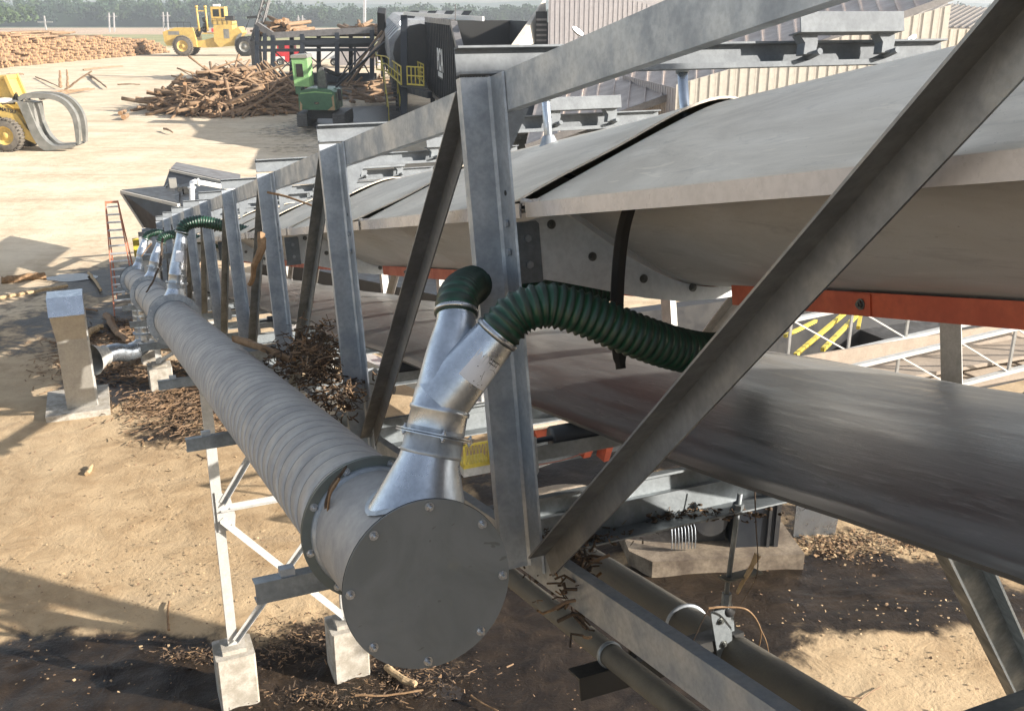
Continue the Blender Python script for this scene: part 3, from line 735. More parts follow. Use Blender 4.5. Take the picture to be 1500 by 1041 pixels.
def bent(footL, width, hp, top, lab, strut_h=None, full=True):
    t = thing('support_bent', lab, 'support frame', footL)
    fr = lambda: M(footL, V, UH, Z)
    for a in (0, width):
        m = fr(); m.prism([(p+a, q-.03) for p, q in CL], hp, top, 'z'); m.box(a-.09, a+.09, -.08, .09, hp, hp+.014); lg = part('leg', m, MT['legsteel'], t)
        for bx, by in ((-.072, -.06), (.072, -.06), (.072, .07)): put_bolt(B_SMALL, m.pt((a+bx, by, hp+.014)), Z, lg)
    s = strut_h or hp+1.0
    an = [(-.03, 0), (.03, 0), (.03, .005), (-.024, .005), (-.024, .05), (-.03, .05)]
    m = fr(); m.beam((0.02, -.035, s), (width, -.035, s), an, Z); part('strut', m, MT['legsteel'], t)
    m = fr(); m.beam((0.02, -.05, s-.12), (width-.02, -.05, hp+.1), an, Z); part('brace', m, MT['legsteel'], t)
    m = fr(); m.beam((0.02, -.065, hp+.12), (width-.02, -.065, s-.1), an, Z); part('brace', m, MT['legsteel'], t)
    m = fr(); m.beam((0.04, -.05, s+.06), (width*.8, -.05, top-.05), an, Z); part('brace', m, MT['legsteel'], t)
    m = fr(); m.prism([(-.02, s-.26), (.14, s-.26), (.16, s-.1), (.12, s+.14), (-.02, s+.18)], -.048, -.037); gp = part('gusset_plate', m, MT['legsteel'], t)
    for (a, z) in ((.05, s-.2), (.11, s-.2), (.11, s-.02), (.05, s-.04)): put_bolt(B_SMALL, m.pt((a, -.048, z)), -UH, gp)
    m = fr(); m.box(-.06, width+.06, -.06, .08, top, top+.1); part('cap_beam', m, MT['galvdark'], t)
    return t
# near bent: feet on the two near pedestals
fL = G(349, 1016); fL.z = 0
hpL = .60; strut = hz(fL, 742); topL = 3.78
bent(fL, 1.22, hpL, topL, 'pale steel support frame standing on the two nearest concrete pedestals', strut)
pedestal(fL, .20, hpL-.005, 'leftmost of the two near concrete pedestals, at the lower left of the photo')
pedestal(fL+V*1.22, .20, hpL-.02, 'near concrete pedestal partly hidden behind the grey end cap')
f3 = G(237, 566); f3.z = 0
h3 = .45; bent(f3, 1.22, h3, 2.55, 'pale steel support frame farther down beside the drop duct', h3+.75)
pedestal(f3, .22, h3-.005, 'square concrete pedestal in bark litter between the fan box and the duct')
pedestal(f3+V*1.22, .22, h3-.005, 'concrete pedestal hidden in the shade under the duct')
f4 = G(222, 528); f4.z = 0
pedestal(f4, .2, .35, 'small far concrete pedestal behind the drop duct elbow')
m = M(f4, V, UH, Z); m.box(-.05, .05, -.05, .05, .34, 2.0); solo('support_post', m, MT['legsteel'], 'short pale post on the small far pedestal behind the drop duct', 'post')
# dark leg of the conveyor tower at the lower right
b0 = P(1395, 800, 4.6); b1 = P(1520, 1060, 5.9)
m = M(); prof = [(-.09, 0), (.09, 0), (.09, .12), (.078, .12), (.078, .01), (-.078, .01), (-.078, .12), (-.09, .12)]
dirn = (b1-b0).normalized(); m.beam(b0-dirn*.9, b1+dirn*3.2, prof, V); 
solo('tower_leg', m, MT['galvdark'], 'dark channel leg slanting down from under the belt at the lower right', 'support leg')

# ------------------------------------------------------------------ pipes under the truss
def run_pipe(x1, y1, z1, u0, u1, r, lab):
    p = P(x1, y1, z1); q = p-O; a, w, uu = q.dot(V), q.dot(W), q.dot(U)
    t = thing('service_pipe', lab, 'pipe', K(a, uu, w-r), 'dark pipes hung under the truss')
    u1 = 2.6-uu; m = MK(); m.tube([(a, uu+u0, w), (a, uu+u1, w)], r, 28); part('pipe', m, MT['pipe'], t)
    return t, a, uu, w
tS, aS, uS, wS = run_pipe(898, 962, 4.6, -4.5, 17, .055, 'thinner mud-dusted pipe on a dark bracket, left of the sloping chord')
m = MK(); m.lathe((aS, uS+.02, wS), U, [(0, .056), (0, .064), (.022, .064), (.022, .056)], 24); part('pipe_strap', m, MT['galvdark'], tS)
tB, aB, uB, wB = run_pipe(1075, 960, 4.9, -4.5, 17, .105, 'thick mud-dusted pipe to the right of the sloping chord')
m = MK(); m.lathe((aB, uB+.42, wB), (U+V*.25), [(0, .106), (0, .120), (.016, .120), (.016, .106)], 32); part('pipe_strap', m, MT['galv'], tB)
m = MK(); u = uS+.06; w = wS-.058
m.prism([(u-.06, w), (u+.06, w), (u+.06, w-.01), (u-.05, w-.01), (u-.05, w-.11), (u-.06, w-.11)], aS-.18, aB+.05, 'x')
pb = solo('pipe_bracket', m, MT['black'], 'short dark angle bracket under the thinner pipe', 'bracket')
m = MK(); m.box(aS+.12, aS+.15, u-.01, u+.01, w, w+.16); part('bracket_stud', m, MT['darksteel'], pb)
# hanger rod and paired plates on the thick pipe
hg = thing('pipe_hanger', 'threaded hanger rod with two bolted plates holding the thick pipe', 'hanger', P(1062, 960, 4.95))
tpr = P(1084, 722, 4.55); btm = P(1062, 885, 4.82)
m = M(); m.tube([tpr, btm], .0125, 12); part('rod', m, MT['galvdark'], hg)
dr_ = (btm-tpr).normalized()
m = M(); m.tube([tpr+dr_*.055, tpr+dr_*.085], .026, 6, smooth=False); m.disc(tpr+dr_*.088, dr_, 0, .036, .006, 16); part('nut', m, MT['galvdark'], hg)
m = M(); m.tube([P(1065, 868, 4.8), P(1063, 888, 4.82)], .024, 6, smooth=False); part('coupling', m, MT['galvdark'], hg)
for (dx, nm) in ((0, 0), (1, 1)):
    base_ = P(1056, 893, 4.80)+U*.05*dx+V*.05*dx
    m = M(base_, V, U, W)
    m.prism([(-.055, 0), (.045, 0), (.055, -.02), (.055, -.235), (.03, -.27), (-.03, -.24), (-.055, -.03)], 0, .009); pp = part('hanger_plate', m, MT['galvdark'], hg)
    if not dx:
        for (a, w) in ((-.005, -.055), (.005, -.175)): put_bolt(B_DARK, base_+V*a+W*w-U*.001, -U, pp)
m = M(); m.lathe(P(1070, 895, 4.82), U, [(0, 0), (.0, .03), (.06, .03), (.06, 0)], 16); part('pin', m, MT['darksteel'], hg)
# fixed clamp plate half way down the rod
m = M(P(1075, 846, 4.75), V, U, W); m.box(-.06, .14, -.04, .04, 0, .01); part('rod_plate', m, MT['pipe'], hg)

# ------------------------------------------------------------------ things seen under and beyond the belt
# concrete footing with dark housing on it
fo = G(955, 842); ex = (G(1185, 830)-fo).normalized(); ey = Z.cross(ex)
m = M(fo, ex, ey, Z); m.prism([(0, 0), (2.05, 0), (2.05, .95), (-.25, .95), (-.25, .3)], -.2, .20, 'z'); solo('concrete_footing', m, MT['dirtyconcrete'], 'mud stained concrete footing beneath the belt with a dark housing on it', 'footing')
t = thing('drive_housing', 'black boxy drive housing with a ribbed fan guard standing on the muddy footing', 'machine', fo+ey*.3)
m = M(fo+Z*.2, ex, ey, Z); m.box(1.15, 1.72, .25, .9, 0, .75); part('housing', m, MT['binpaint'], t)
m = M(fo+Z*.2, ex, ey, Z); m.box(1.70, 1.76, .22, .28, 0, .8); m.box(1.60, 1.64, .22, .245, 0, .75); part('housing_rail', m, MT['darksteel'], t)
m = M(fo+Z*.2, ex, ey, Z); m.box(.55, 1.1, .45, .9, .0, .5); m.tube([(.85, .3, .38), (.85, .9, .38)], .22, 24); part('motor', m, MT['darksteel'], t)
gm = M(fo+Z*.2, ex, ey, Z)
for i in range(8):
    a = .28+i*.045; gm.tube([(a, .35, .42), (a+.01, .22, .34), (a+.015, .18, .2), (a+.02, .2, .05)], .007, 6)
part('fan_guard', gm, MT['galv'], t)
gm = M(fo+Z*.2, ex, ey, Z); gm.box(.38, .47, .38, .45, .34, .62); part('guard_bracket', gm, MT['railyellow'], t)
# pale chute plate to the right
m = M(G(1162, 785), ex, ey, Z); m.box(0, .42, 0, .03, -.05, .62); m.prism([(.42, -.05), (.60, -.05), (.64, .35), (.42, .62)], 0, .02); solo('chute_plate', m, MT['galvbright'], 'pale sheet steel chute plate on the sand just beyond the footing', 'plate')
# sawdust mound
def mound(c, rx, ry, h, mat, lab, cat, name, n=36, seed=0, kind=None, rough=.12):
    m = M(c); rows = []
    for i in range(n+1):
        row = []
        for j in range(n+1):
            x = -1+2*i/n; y = -1+2*j/n; r = math.hypot(x, y)
            z = max(0, 1-r)**.85
            z = z*h*(1+rough*noise.noise(Vector((x*3+seed, y*3, 1)))*2) + .05*h*noise.noise(Vector((x*9, y*9, seed)))
            if r >= 1: z = -.08
            row.append((x*rx, y*ry, z))
        rows.append(row)
    m.sheet(rows); return solo(name, m, mat, lab, cat, kind=kind, loc=Vector(c))
mound(G(836, 738)-Z*.02, .8, .7, .24, MT['sawdust'], 'pale cone of fine sawdust on the ground behind the big post', 'sawdust pile', 'sawdust_pile', rough=.04)

# lower cross conveyor seen under the belt: pale frame, orange idlers, dark belt
def seg_frame(A, B, hgt, mat, n, r=.035):
    """open truss side between A and B (top chord at hgt)"""
    out = []
    d = B-A
    m = M(); m.bar(A+Z*hgt, B+Z*hgt, .07, .05); out.append(('top_rail', m))
    m = M(); m.bar(A, B, .08, .05); out.append(('bottom_rail', m))
    for i in range(n+1):
        p = A.lerp(B, i/n); m = M(); m.bar(p, p+Z*hgt, .05, .03); out.append(('upright', m))
        if i < n:
            q = A.lerp(B, (i+1)/n); m = M(); m.bar(p+Z*hgt, q, .035, .02); out.append(('brace', m))
    return out
lc = thing('cross_conveyor', 'pale steel chip conveyor crossing beyond the belt with sunlit tan side pans', 'conveyor', P(1320, 560, 12.5))
A = P(1060, 540, 12.6); B = A + V*6.0 + Z*0.35
for nm, m in seg_frame(A-Z*.15, B-Z*.15, .62, None, 6): part(nm, m, MT['legsteel'], lc)
A2 = A + UH*-.9; B2 = B + UH*-.9
for nm, m in seg_frame(A2-Z*.55, B2-Z*.55, .62, None, 6): part(nm, m, MT['legsteel'], lc)
m = M(A-Z*.20, V, UH, Z); m.box(0, 6, -.75, -.05, -.05, 0); m.box(0, 6, -.06, -.03, 0, .22); part('pan', m, MT['pan'], lc)
m = M(A-Z*.25, V, UH, Z); m.prism([(-.78, -.28), (-.05, .08), (-.05, .1), (-.8, -.26)], 0, 6, 'x'); part('side_pan', m, MT['pan'], lc)
m = M(A2-Z*.9, V, UH, Z); m.box(1.5, 7.5, -.5, .3, -.2, -.1); part('lower_belt', m, MT['black'], lc)
m = M(A2-Z*.8, V, UH, Z); m.tube([(3.9, -.35, -.0), (7.5, -.35, .2)], .09, 20); part('small_duct', m, MT['galvbright'], lc)
# yellow hand rails behind
yr = thing('stair_handrail', 'yellow sloping handrails of a stair beyond the cross conveyor', 'handrail', P(1230, 520, 16))
m = M(); m.bar(P(1165, 520, 15), P(1245, 452, 18), .06); part('rail', m, MT['railyellow'], yr)
m = M(); m.bar(P(1205, 512, 15), P(1262, 455, 18), .06); part('rail', m, MT['railyellow'], yr)
m = M(); m.bar(P(1150, 492, 15), P(1195, 470, 17), .05); part('rail', m, MT['railyellow'], yr)
m = M(); m.bar(P(1257, 480, 16.5), P(1262, 455, 17), .06); part('rail_post', m, MT['railyellow'], yr)
# dark shed wall behind the stair, under the covers
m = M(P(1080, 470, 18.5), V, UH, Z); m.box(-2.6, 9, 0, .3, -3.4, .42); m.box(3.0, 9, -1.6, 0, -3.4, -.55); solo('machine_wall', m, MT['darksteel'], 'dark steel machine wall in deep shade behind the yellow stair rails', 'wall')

# lower machine frame between the posts (left of centre), standing near the ground
lf = thing('infeed_frame', 'pale infeed frame with rows of orange idler stands, seen low between the posts', 'machine frame', G(640, 610))
A = P(400, 470, 21.0); B = P(760, 620, 15.0)
for (dx, mat, w, h, z0) in ((0, 'legsteel', .15, .30, 0), (1.6, 'legsteel', .15, .30, .05), (2.9, 'white', .12, .26, -.25)):
    m = M(); m.bar(A+V*dx+Z*z0, B+V*dx+Z*z0, h, w); part('side_beam', m, MT[mat], lf)
for i in range(12):
    p = A.lerp(B, i/11.5)
    m = M(p, V, UH, Z); m.box(.07, 1.55, -.06, .06, .07, .17); cr = part('cross_member', m, MT['legsteel'], lf)
    if i % 2:
        m = M(p+Z*.17, V, UH, Z); m.prism([(.15, 0), (.35, 0), (.29, .32), (.49, .49), (.23, .49), (.12, .29)], -.09, .09); m.prism([(1.38, 0), (1.17, 0), (1.23, .32), (1.03, .49), (1.29, .49), (1.41, .29)], -.09, .09)
        part('idler_stand', m, MT['orange'], cr)
for i in range(4):
    p = A.lerp(B, (i+.6)/4); m = M(); m.bar(p+V*.7-Z*1.2, p+V*.7, .2); part('frame_leg', m, MT['darksteel'], lf)
# orange idlers just below the belt edge, dark beam, skirt with a yellow sign
oi = thing('idler_row', 'row of orange idler frames with sunlit edges just under the belt edge', 'idlers', G(840, 690))
zq = 14.6; Q = zq/9.2
for (x, y, s) in ((800, 632, 1), (833, 636, .8), (868, 640, .8), (893, 646, .6)):
    p = P(x, y, zq); m = M(p, V, UH, Z)
    m.prism([(-.16*s*Q, -.16*Q), (-.07*s*Q, -.16*Q), (.0, -.02*Q), (.10*s*Q, .07*Q), (-.16*s*Q, .08*Q), (-.12*s*Q, -.02*Q)], -.12, .12); i_ = part('idler_stand', m, MT['orange'], oi)
    m = M(p, V, UH, Z); m.box(-.22*s*Q, .05*Q, -.16, .16, .08*Q, .115*Q); part('cap_strip', m, MT['sawdust'], i_)
m = M(P(770, 640, zq+.3), V, UH, Z); m.box(-.3*Q, 1.6*Q, .12, .16, -.35*Q, .3*Q); part('back_plate', m, MT['darksteel'], oi)
m = M(P(765, 655, zq-.3), V, UH, Z); m.box(-.2*Q, 2.1*Q, -.08, .0, -.19*Q, -.13*Q); m.box(-.2*Q, 2.1*Q, -.02, .0, -.19*Q, .03*Q); part('long_beam', m, MT['galvdark'], oi)
m = M(P(752, 672, zq+.1), V, UH, Z); m.prism([(0, -.19*Q), (.52*Q, -.10*Q), (1.0*Q, -.02*Q), (1.0*Q, .0), (0, .0)], 0, .05); part('side_skirt', m, MT['galvbright'], oi)
sg = M(P(778, 655, zq), V, UH, Z); sg.box(-.05*Q, .17*Q, -.03, 0, -.16*Q, -.03*Q); sgn = part('warning_sign', sg, MT['signyellow'], oi)
sg = M(P(778, 655, zq), V, UH, Z)
for r_ in range(4):
    x = -.03*Q
    while x < .14*Q:
        w_ = random.uniform(.01, .03)*Q; sg.box(x, min(.15*Q, x+w_), -.034, -.0305, (-.055-r_*.028)*Q, (-.047-r_*.028)*Q); x += w_+.008*Q
part('print', sg, MT['ink'], sgn, kind='stuff')
# yellow mesh guard and white fixture left of the big post
zg = 14.4; Q = zg/9.0
mg = thing('mesh_guard', 'yellow expanded mesh guard box just left of the big post foot', 'guard', G(700, 690))
m = M(P(700, 663, zg), V, UH, Z); m.box(-.14*Q, .12*Q, 0, .3, -.14*Q, -.10*Q); m.box(-.14*Q, .12*Q, 0, .02, .08*Q, .10*Q); m.box(-.14*Q, -.12*Q, 0, .02, -.12*Q, .1*Q); m.box(.10*Q, .12*Q, 0, .02, -.12*Q, .1*Q); part('guard_frame', m, MT['railyellow'], mg)
m = M(P(700, 663, zg), V, UH, Z)
for i in range(8):
    x = -.13+i*.033; m.bar((x*Q, .01, -.11*Q), ((x+.03)*Q, .01, .09*Q), .010); m.bar(((x+.03)*Q, .01, -.11*Q), (x*Q, .01, .09*Q), .010)
part('mesh', m, MT['railyellow'], mg)
m = M(P(700, 663, zg), V, UH, Z); m.box(-.14*Q, .12*Q, .0, .3, -.22*Q, -.14*Q); part('base_channel', m, MT['legsteel'], mg)
cbp = spline([P(780, 682, 13.5), P(830, 672, 13.5), P(875, 655, 13.5)], 6); m = M(); m.tube(cbp, .009, 6); solo('cable', m, MT['cable'], 'thin reddish cable strung below the dark beam', 'cable')

# ------------------------------------------------------------------ step ladder, planks, sticks
LA = G(168, 463); LBn = G(203, 460)
lx = (LBn-LA); lw = lx.length; lx.normalize(); ly = Z.cross(lx)
ld = thing('step_ladder', 'tall orange fibreglass step ladder with bright rungs standing by the conveyor tail', 'ladder', (LA+LBn)/2)
Hh = hz(LA.lerp(LBn, .4)+ly*.8, 296); topc = LA.lerp(LBn, .40)+ly*.8+Z*Hh
for s_ in (0, 1):
    foot = LA.lerp(LBn, s_); hd = topc + lx*(-.14+.28*s_)
    m = M(); m.bar(foot, hd, .026, .07, ly); part('rail', m, MT['ladder'], ld)
    foot2 = LA.lerp(LBn, s_)+ly*1.5
    m = M(); m.bar(foot2, hd+ly*.05, .03, .05, ly); part('rear_rail', m, MT['ladder'], ld)
nr = 14
for i in range(1, nr+1):
    f = i/(nr+.6); a = LA.lerp(topc-lx*.14, f); b = LBn.lerp(topc+lx*.14, f)
    m = M(); m.bar(a, b, .03, .075, ly); part('rung', m, MT['alu'], ld)
m = M(); m.bar(topc-lx*.15, topc+lx*.15, .05, .05); part('top_cap', m, MT['ladder'], ld)

def stick(pts, r, lab, mat='stick', cat='stick', name='broken_branch', n=8, group=None, taper=.55):
    sp = spline(pts, 6); k = len(sp)
    ps = [p+Vector((noise.noise(p*9), noise.noise(p*9+Vector((5, 0, 0))), noise.noise(p*9+Vector((0, 5, 0)))))*r*.5 for p in sp]
    rr = [r*(1-(1-taper)*i/k)*(1+.25*noise.noise(Vector((i*1.7, r*100, 0)))) for i in range(k)]
    m = M(); m.tube(ps, rr, n)
    rid = [random.uniform(-.28, .28) for _ in range(n)]
    for i in range(k):
        for j in range(n):
            q = m.v[i*n+j]; m.v[i*n+j] = q + (q-ps[i])*(rid[j]*(.6+.4*math.sin(i*.9+j)) + .18*noise.noise(q*40))
    m.sm = [False]*len(m.sm)
    return solo(name, m, MT[mat], lab, cat, group)
stick([P(383, 342, 7.6), P(380, 372, 7.55), P(374, 392, 7.55), P(366, 418, 7.6)], .034, 'thick pale brown broken branch hanging upright against the third post', taper=.5)
stick([P(345, 497, 7.0), P(385, 510, 6.7), P(430, 527, 6.5)], .026, 'thick grey stick lying across the top of the spiral duct', taper=.9)
stick([P(392, 282, 7.4), P(425, 290, 7.3), P(462, 303, 7.2)], .010, 'thin pale twig poking from the third post head')
stick([P(238, 350, 13.6), P(234, 385, 13.0), P(225, 410, 12.7), P(214, 428, 12.5)], .016, 'thin dark vine lying over the third branch fitting', 'debris')
stick([P(222, 356, 17), P(212, 368, 17), P(207, 376, 17)], .012, 'short thin stick leaning by the farthest branch fitting')
stick([P(483, 760, 3.43), P(478, 738, 3.40), P(486, 712, 3.38), P(502, 690, 3.40), P(507, 683, 3.42)], .009, 'flake of dark bark caught on the near duct flange', 'debris', 'bark flake', 'bark_flake', taper=.4)
stick([P(497, 700, 3.38), P(484, 722, 3.36), P(480, 748, 3.38)], .006, 'small reddish bark splinter on the near duct flange', 'stick', 'bark flake', 'bark_flake')
stick([P(1110, 812, 4.7), P(1096, 840, 4.72), P(1080, 868, 4.8)], .016, 'pale split stick stuck beside the hanger rod', 'palechip', taper=.5)
stick([P(1038, 890, 4.7), P(1062, 888, 4.72), P(1095, 893, 4.75), P(1114, 920, 4.8), P(1112, 945, 4.85), P(1105, 965, 4.9)], .0055, 'thin bent twig draped over the hanger plates', 'stick')
stick([P(1114, 920, 4.8), P(1124, 945, 4.85), P(1130, 985, 4.95)], .003, 'finer twig hanging down from the bent twig', 'stick')
stick([P(1105, 700, 4.5), P(1107, 760, 4.5), P(1109, 840, 4.6), P(1085, 885, 4.7)], .0035, 'long thin dark vine hanging below the belt edge', 'debris')
stick([P(1038, 890, 4.7), P(1026, 915, 4.75), P(1012, 945, 4.8)], .003, 'wisp of twig at the left of the hanger plates', 'debris')
for i, (x1, y1, x2, y2, r, h, lab, mt_) in enumerate([
    (0, 410, 65, 402, .10, .1, 'long pale plank lying on the shaded ground left of the puddle', 'stick'),
    (0, 436, 98, 418, .05, .05, 'thin pole lying on the sand below the long plank', 'palechip'),
    (157, 462, 188, 500, .09, .1, 'dark log end resting on the bark litter by the ladder', 'bark'),
    (127, 488, 150, 478, .07, .09, 'pale split log on the bark litter right of the fan box', 'palechip'),
    (124, 500, 136, 484, .07, .09, 'second pale split log crossing the first near the fan box', 'palechip'),
    (124, 453, 142, 455, .03, .03, 'short dark stick on the shaded ground above the fan box', 'bark'),
    (127, 694, 134, 681, .035, .04, 'small pale wood block lying alone on the open sand', 'palechip'),
    (247, 922, 248, 880, .014, .02, 'short stick stuck on the sand by the truss shadow', 'stick'),
    (565, 975, 610, 1003, .035, .04, 'pale split slab lying in the mud below the end cap', 'palechip'),
    (520, 1018, 620, 1010, .012, .03, 'long crooked twig lying in the mud below the pedestal', 'stick'),
    (690, 1018, 730, 1041, .013, .03, 'straight brown stick in the mud at the bottom edge', 'stick'),
    (1185, 1018, 1262, 1022, .008, .03, 'thin dark twig on the sunlit sand beside the thick pipe', 'bark'),
    (1250, 1041, 1290, 1005, .007, .03, 'thin curved twig on the sunlit sand at the bottom edge', 'bark'),
    (205, 560, 250, 552, .03, .04, 'dark stick beside the square pedestal', 'bark'),
    (130, 400, 148, 425, .04, .05, 'short board edge standing in the dark mud by the puddle', 'palechip')]):
    a = G(x1, y1, h); b = G(x2, y2, h); mid = (a+b)/2 + Vector((random.uniform(-.06, .06), random.uniform(-.06, .06), 0))*(b-a).length
    stick([a, mid, b], r, lab, mt_, taper=.8)
# matted bark debris caught on the truss foot and on the chord
def fibres(c_list, n, name, lab, spread, ln, r=.004, mat='debris', up=.3, lump=0.0, lr=1.0):
    m = M()
    for i in range(n):
        c, sp_ = random.choice(c_list)
        p = c + Vector((random.gauss(0, 1)*sp_[0], random.gauss(0, 1)*sp_[1], random.gauss(0, 1)*sp_[2]))
        d = Vector((random.gauss(0, 1), random.gauss(0, 1), random.gauss(0, up))).normalized()*random.uniform(.4, 1)*ln
        q = p+d*.5+Vector((random.gauss(0, 1), random.gauss(0, 1), random.gauss(0, 1)))*ln*.12
        m.tube([p, q, p+d], r*random.uniform(.5, 1.8), 4, False, False)
        m.cur = random.choice((0, 0, 0, 0, 0, 2, 1))
    if lump:
        for i in range(int(lump)):
            c, sp_ = random.choice(c_list); m.cur = 0
            m.ico(c+Vector((random.gauss(0, 1)*sp_[0], random.gauss(0, 1)*sp_[1], random.gauss(0, 1)*sp_[2])), random.uniform(.006, .016)*lr, 1, .35, .6)
    o = solo(name, m, [MT['debris'], MT['stick'], MT['bark']], lab, 'debris', kind='stuff'); return o
fibres([(P(470, 540, 6.2), (.07, .15, .09)), (P(470, 530, 6.2), (.06, .15, .08)), (P(455, 505, 6.6), (.06, .15, .07)), (P(500, 575, 5.9), (.07, .2, .03)), (P(425, 525, 6.6), (.08, .2, .03))], 900, 'bark_debris', 'dark matted bark fibre heaped between the duct and the second and third posts', 0, .11, .003, lump=90, lr=1.6)
fibres([(K(.40, .34, -HW-.088), (.12, .035, .012)), (K(.16, .05, -HW-.02), (.04, .10, .02)), (K(1.0, .34, -HW-.093), (.22, .03, .007)), (K(.15, .12, -HW-.05), (.04, .07, .04))], 420, 'bark_debris', 'dark bark crumbs lying along the bottom beam right of the post foot', 0, .04, .0022, lump=200)
fibres([(K(.12, -.22, -HW-.02), (.03, .12, .05))], 160, 'bark_debris', 'ragged bark strips hanging at the joint of the near diagonal and sloping chord', 0, .10, .004, lump=10)
m = MK(); m.tube([(-.12, .9, -2.02), (-.10, 2.0, -2.0), (-.12, 4.4, -2.0)], .06, 14); solo('muddy_pipe', m, MT['debris'], 'rough bark-crusted pipe running behind the end cap', 'pipe')

# low dark machinery in shade far beyond the return belt
lm = thing('low_machine_line', 'low dark machinery with pale blue pipes in shade beyond the return belt', 'machine', G(560, 430))
p0 = G(430, 400); p1 = G(760, 470)
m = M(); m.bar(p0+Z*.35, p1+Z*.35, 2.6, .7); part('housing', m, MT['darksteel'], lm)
for h_ in (.78, .95):
    m = M(); m.tube([p0+Z*h_, p1+Z*h_], .03, 8); part('blue_pipe', m, MT['galv'], lm)
# ------------------------------------------------------------------ ground
def blob(x, y, px, py, rx, ry):
    c = G(px, py); return np.exp(-(((x-c.x)/rx)**2+((y-c.y)/ry)**2)**1.3)
def mud_mask(x, y):
    m = np.zeros_like(x)
    for (px, py, rx, ry, s) in ((110, 1010, 2.6, 1.15, 1.1), (330, 1010, 1.5, .9, 1.0), (560, 1010, 1.6, .8, 1.0), (720, 930, 1.2, .7, .75), (480, 930, .9, .6, .6), (820, 960, 1.2, 1.0, .7), (1000, 900, 1.7, 1.4, .95), (1240, 862, 2.3, 1.0, 1.0), (1450, 890, 1.6, .6, .8), (940, 1041, 1.0, .6, .5),
                                (250, 630, 1.1, 1.1, .55), (300, 560, 1.3, 2.2, .9), (190, 560, 1.6, 1.4, .8), (140, 470, 3.0, 2.2, .62), (60, 500, 3.0, 1.8, .45), (160, 410, 2.2, 2.6, .65), (30, 440, 3.0, 2.0, .4), (850, 720, 2.5, 2.5, .7), (1050, 700, 3, 3, .6), (700, 800, 1.2, 2.2, .8), (500, 190, 8, 7, .5), (500, 130, 9, 14, .95), (560, 170, 6, 10, .95), (600, 180, 6, 8, .95), (470, 215, 6, 4, .4), (330, 100, 9, 8, .4), (200, 150, 10, 10, .12)):
        m = np.maximum(m, s*blob(x, y, px, py, rx, ry))
    m = np.maximum(m, 1.0*np.exp(-(((x-1.5)/5.5)**2+((y-1.0)/6.5)**2)**2)); m = np.maximum(m, .75*np.exp(-(((x-.9)/1.9)**2+((y-9.5)/2.6)**2)**2))
    return m
N = 420
def spread(n, a, b, k, c):
    t = np.linspace(-1, 1, n); s = np.sinh(t*k)/np.sinh(k); return c+np.where(s < 0, -s*a, s*b)
gx = spread(N, -5200, 5200, 9.4, -2.0); gy = spread(N, -900, 7000, 9.6, 11.0)
XX, YY = np.meshgrid(gx, gy)
base_h = -4.5*np.clip((YY-190)/500, 0, 1)**1.3 - np.clip(-YY-60, 0, 1)*0
MUD = mud_mask(XX, YY)
verts = []
for j in range(N):
    for i in range(N):
        x = float(XX[j, i]); y = float(YY[j, i]); z = float(base_h[j, i]); mu = float(MUD[j, i])
        dd = math.hypot(x+1, y-11)
        if dd < 60:
            w = max(0, 1-dd/60)
            z += w*(.03*noise.noise((x*.5, y*.5, 0)) + (.012+.05*mu)*noise.noise((x*1.9, y*1.9, 3)) + (.004+.030*mu)*noise.noise((x*6, y*6, 7)) + .016*mu*noise.noise((x*14, y*14, 9)) - .035*mu)
        elif dd < 400: z += .10*noise.noise((x*.06, y*.06, 0))
        verts.append((x, y, z))
me = bpy.data.meshes.new('ground')
idx = np.arange(N*N).reshape(N, N)
q = np.stack([idx[:-1, :-1], idx[:-1, 1:], idx[1:, 1:], idx[1:, :-1]], -1).reshape(-1, 4)
me.from_pydata(verts, [], q.tolist()); me.polygons.foreach_set('use_smooth', [True]*len(me.polygons))
at = me.attributes.new('mud', 'FLOAT', 'POINT'); at.data.foreach_set('value', MUD.astype(np.float32).ravel())
mt, nt, bs = nodes('sandy_yard_soil')
v = coord(nt, kind='Object')
an = nt.nodes.new('ShaderNodeAttribute'); an.attribute_name = 'mud'
big = nz(nt, .35, 6, .6, v); mid = nz(nt, 2.3, 6, .65, v, .4); fine = nz(nt, 22, 5, .7, v); far = nz(nt, .035, 6, .6, coord(nt, (1, .35, 1)))
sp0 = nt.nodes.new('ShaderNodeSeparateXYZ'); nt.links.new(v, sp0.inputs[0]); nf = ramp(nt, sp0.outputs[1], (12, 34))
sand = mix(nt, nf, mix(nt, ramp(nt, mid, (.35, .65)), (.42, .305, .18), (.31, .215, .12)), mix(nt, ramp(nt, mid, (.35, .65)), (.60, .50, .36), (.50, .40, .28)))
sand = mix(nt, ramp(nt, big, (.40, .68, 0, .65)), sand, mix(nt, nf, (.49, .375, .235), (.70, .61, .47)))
sand = mix(nt, ramp(nt, fine, (.56, .72, 0, .6)), sand, (.26, .17, .09))
rut = nz(nt, .5, 7, .65, coord(nt, (.16, 1.5, 1), (0, 0, .22)), 1.2)
sand = mix(nt, ramp(nt, rut, (.52, .68, 0, .55)), sand, (.34, .26, .17))
mudc = mix(nt, ramp(nt, mid, (.35, .65)), (.034, .024, .016), (.015, .011, .008))
mudc = mix(nt, ramp(nt, fine, (.60, .74, 0, .55)), mudc, (.10, .068, .042))
ad = nt.nodes.new('ShaderNodeMath'); ad.operation = 'ADD'; nt.links.new(an.outputs['Fac'], ad.inputs[0])
sc1 = nt.nodes.new('ShaderNodeMath'); sc1.operation = 'MULTIPLY_ADD'; nt.links.new(mid, sc1.inputs[0]); sc1.inputs[1].default_value = .75; sc1.inputs[2].default_value = -.375
nt.links.new(sc1.outputs[0], ad.inputs[1])
mk = ramp(nt, ad.outputs[0], (.33, .55))
yard = mix(nt, mk, sand, mudc)
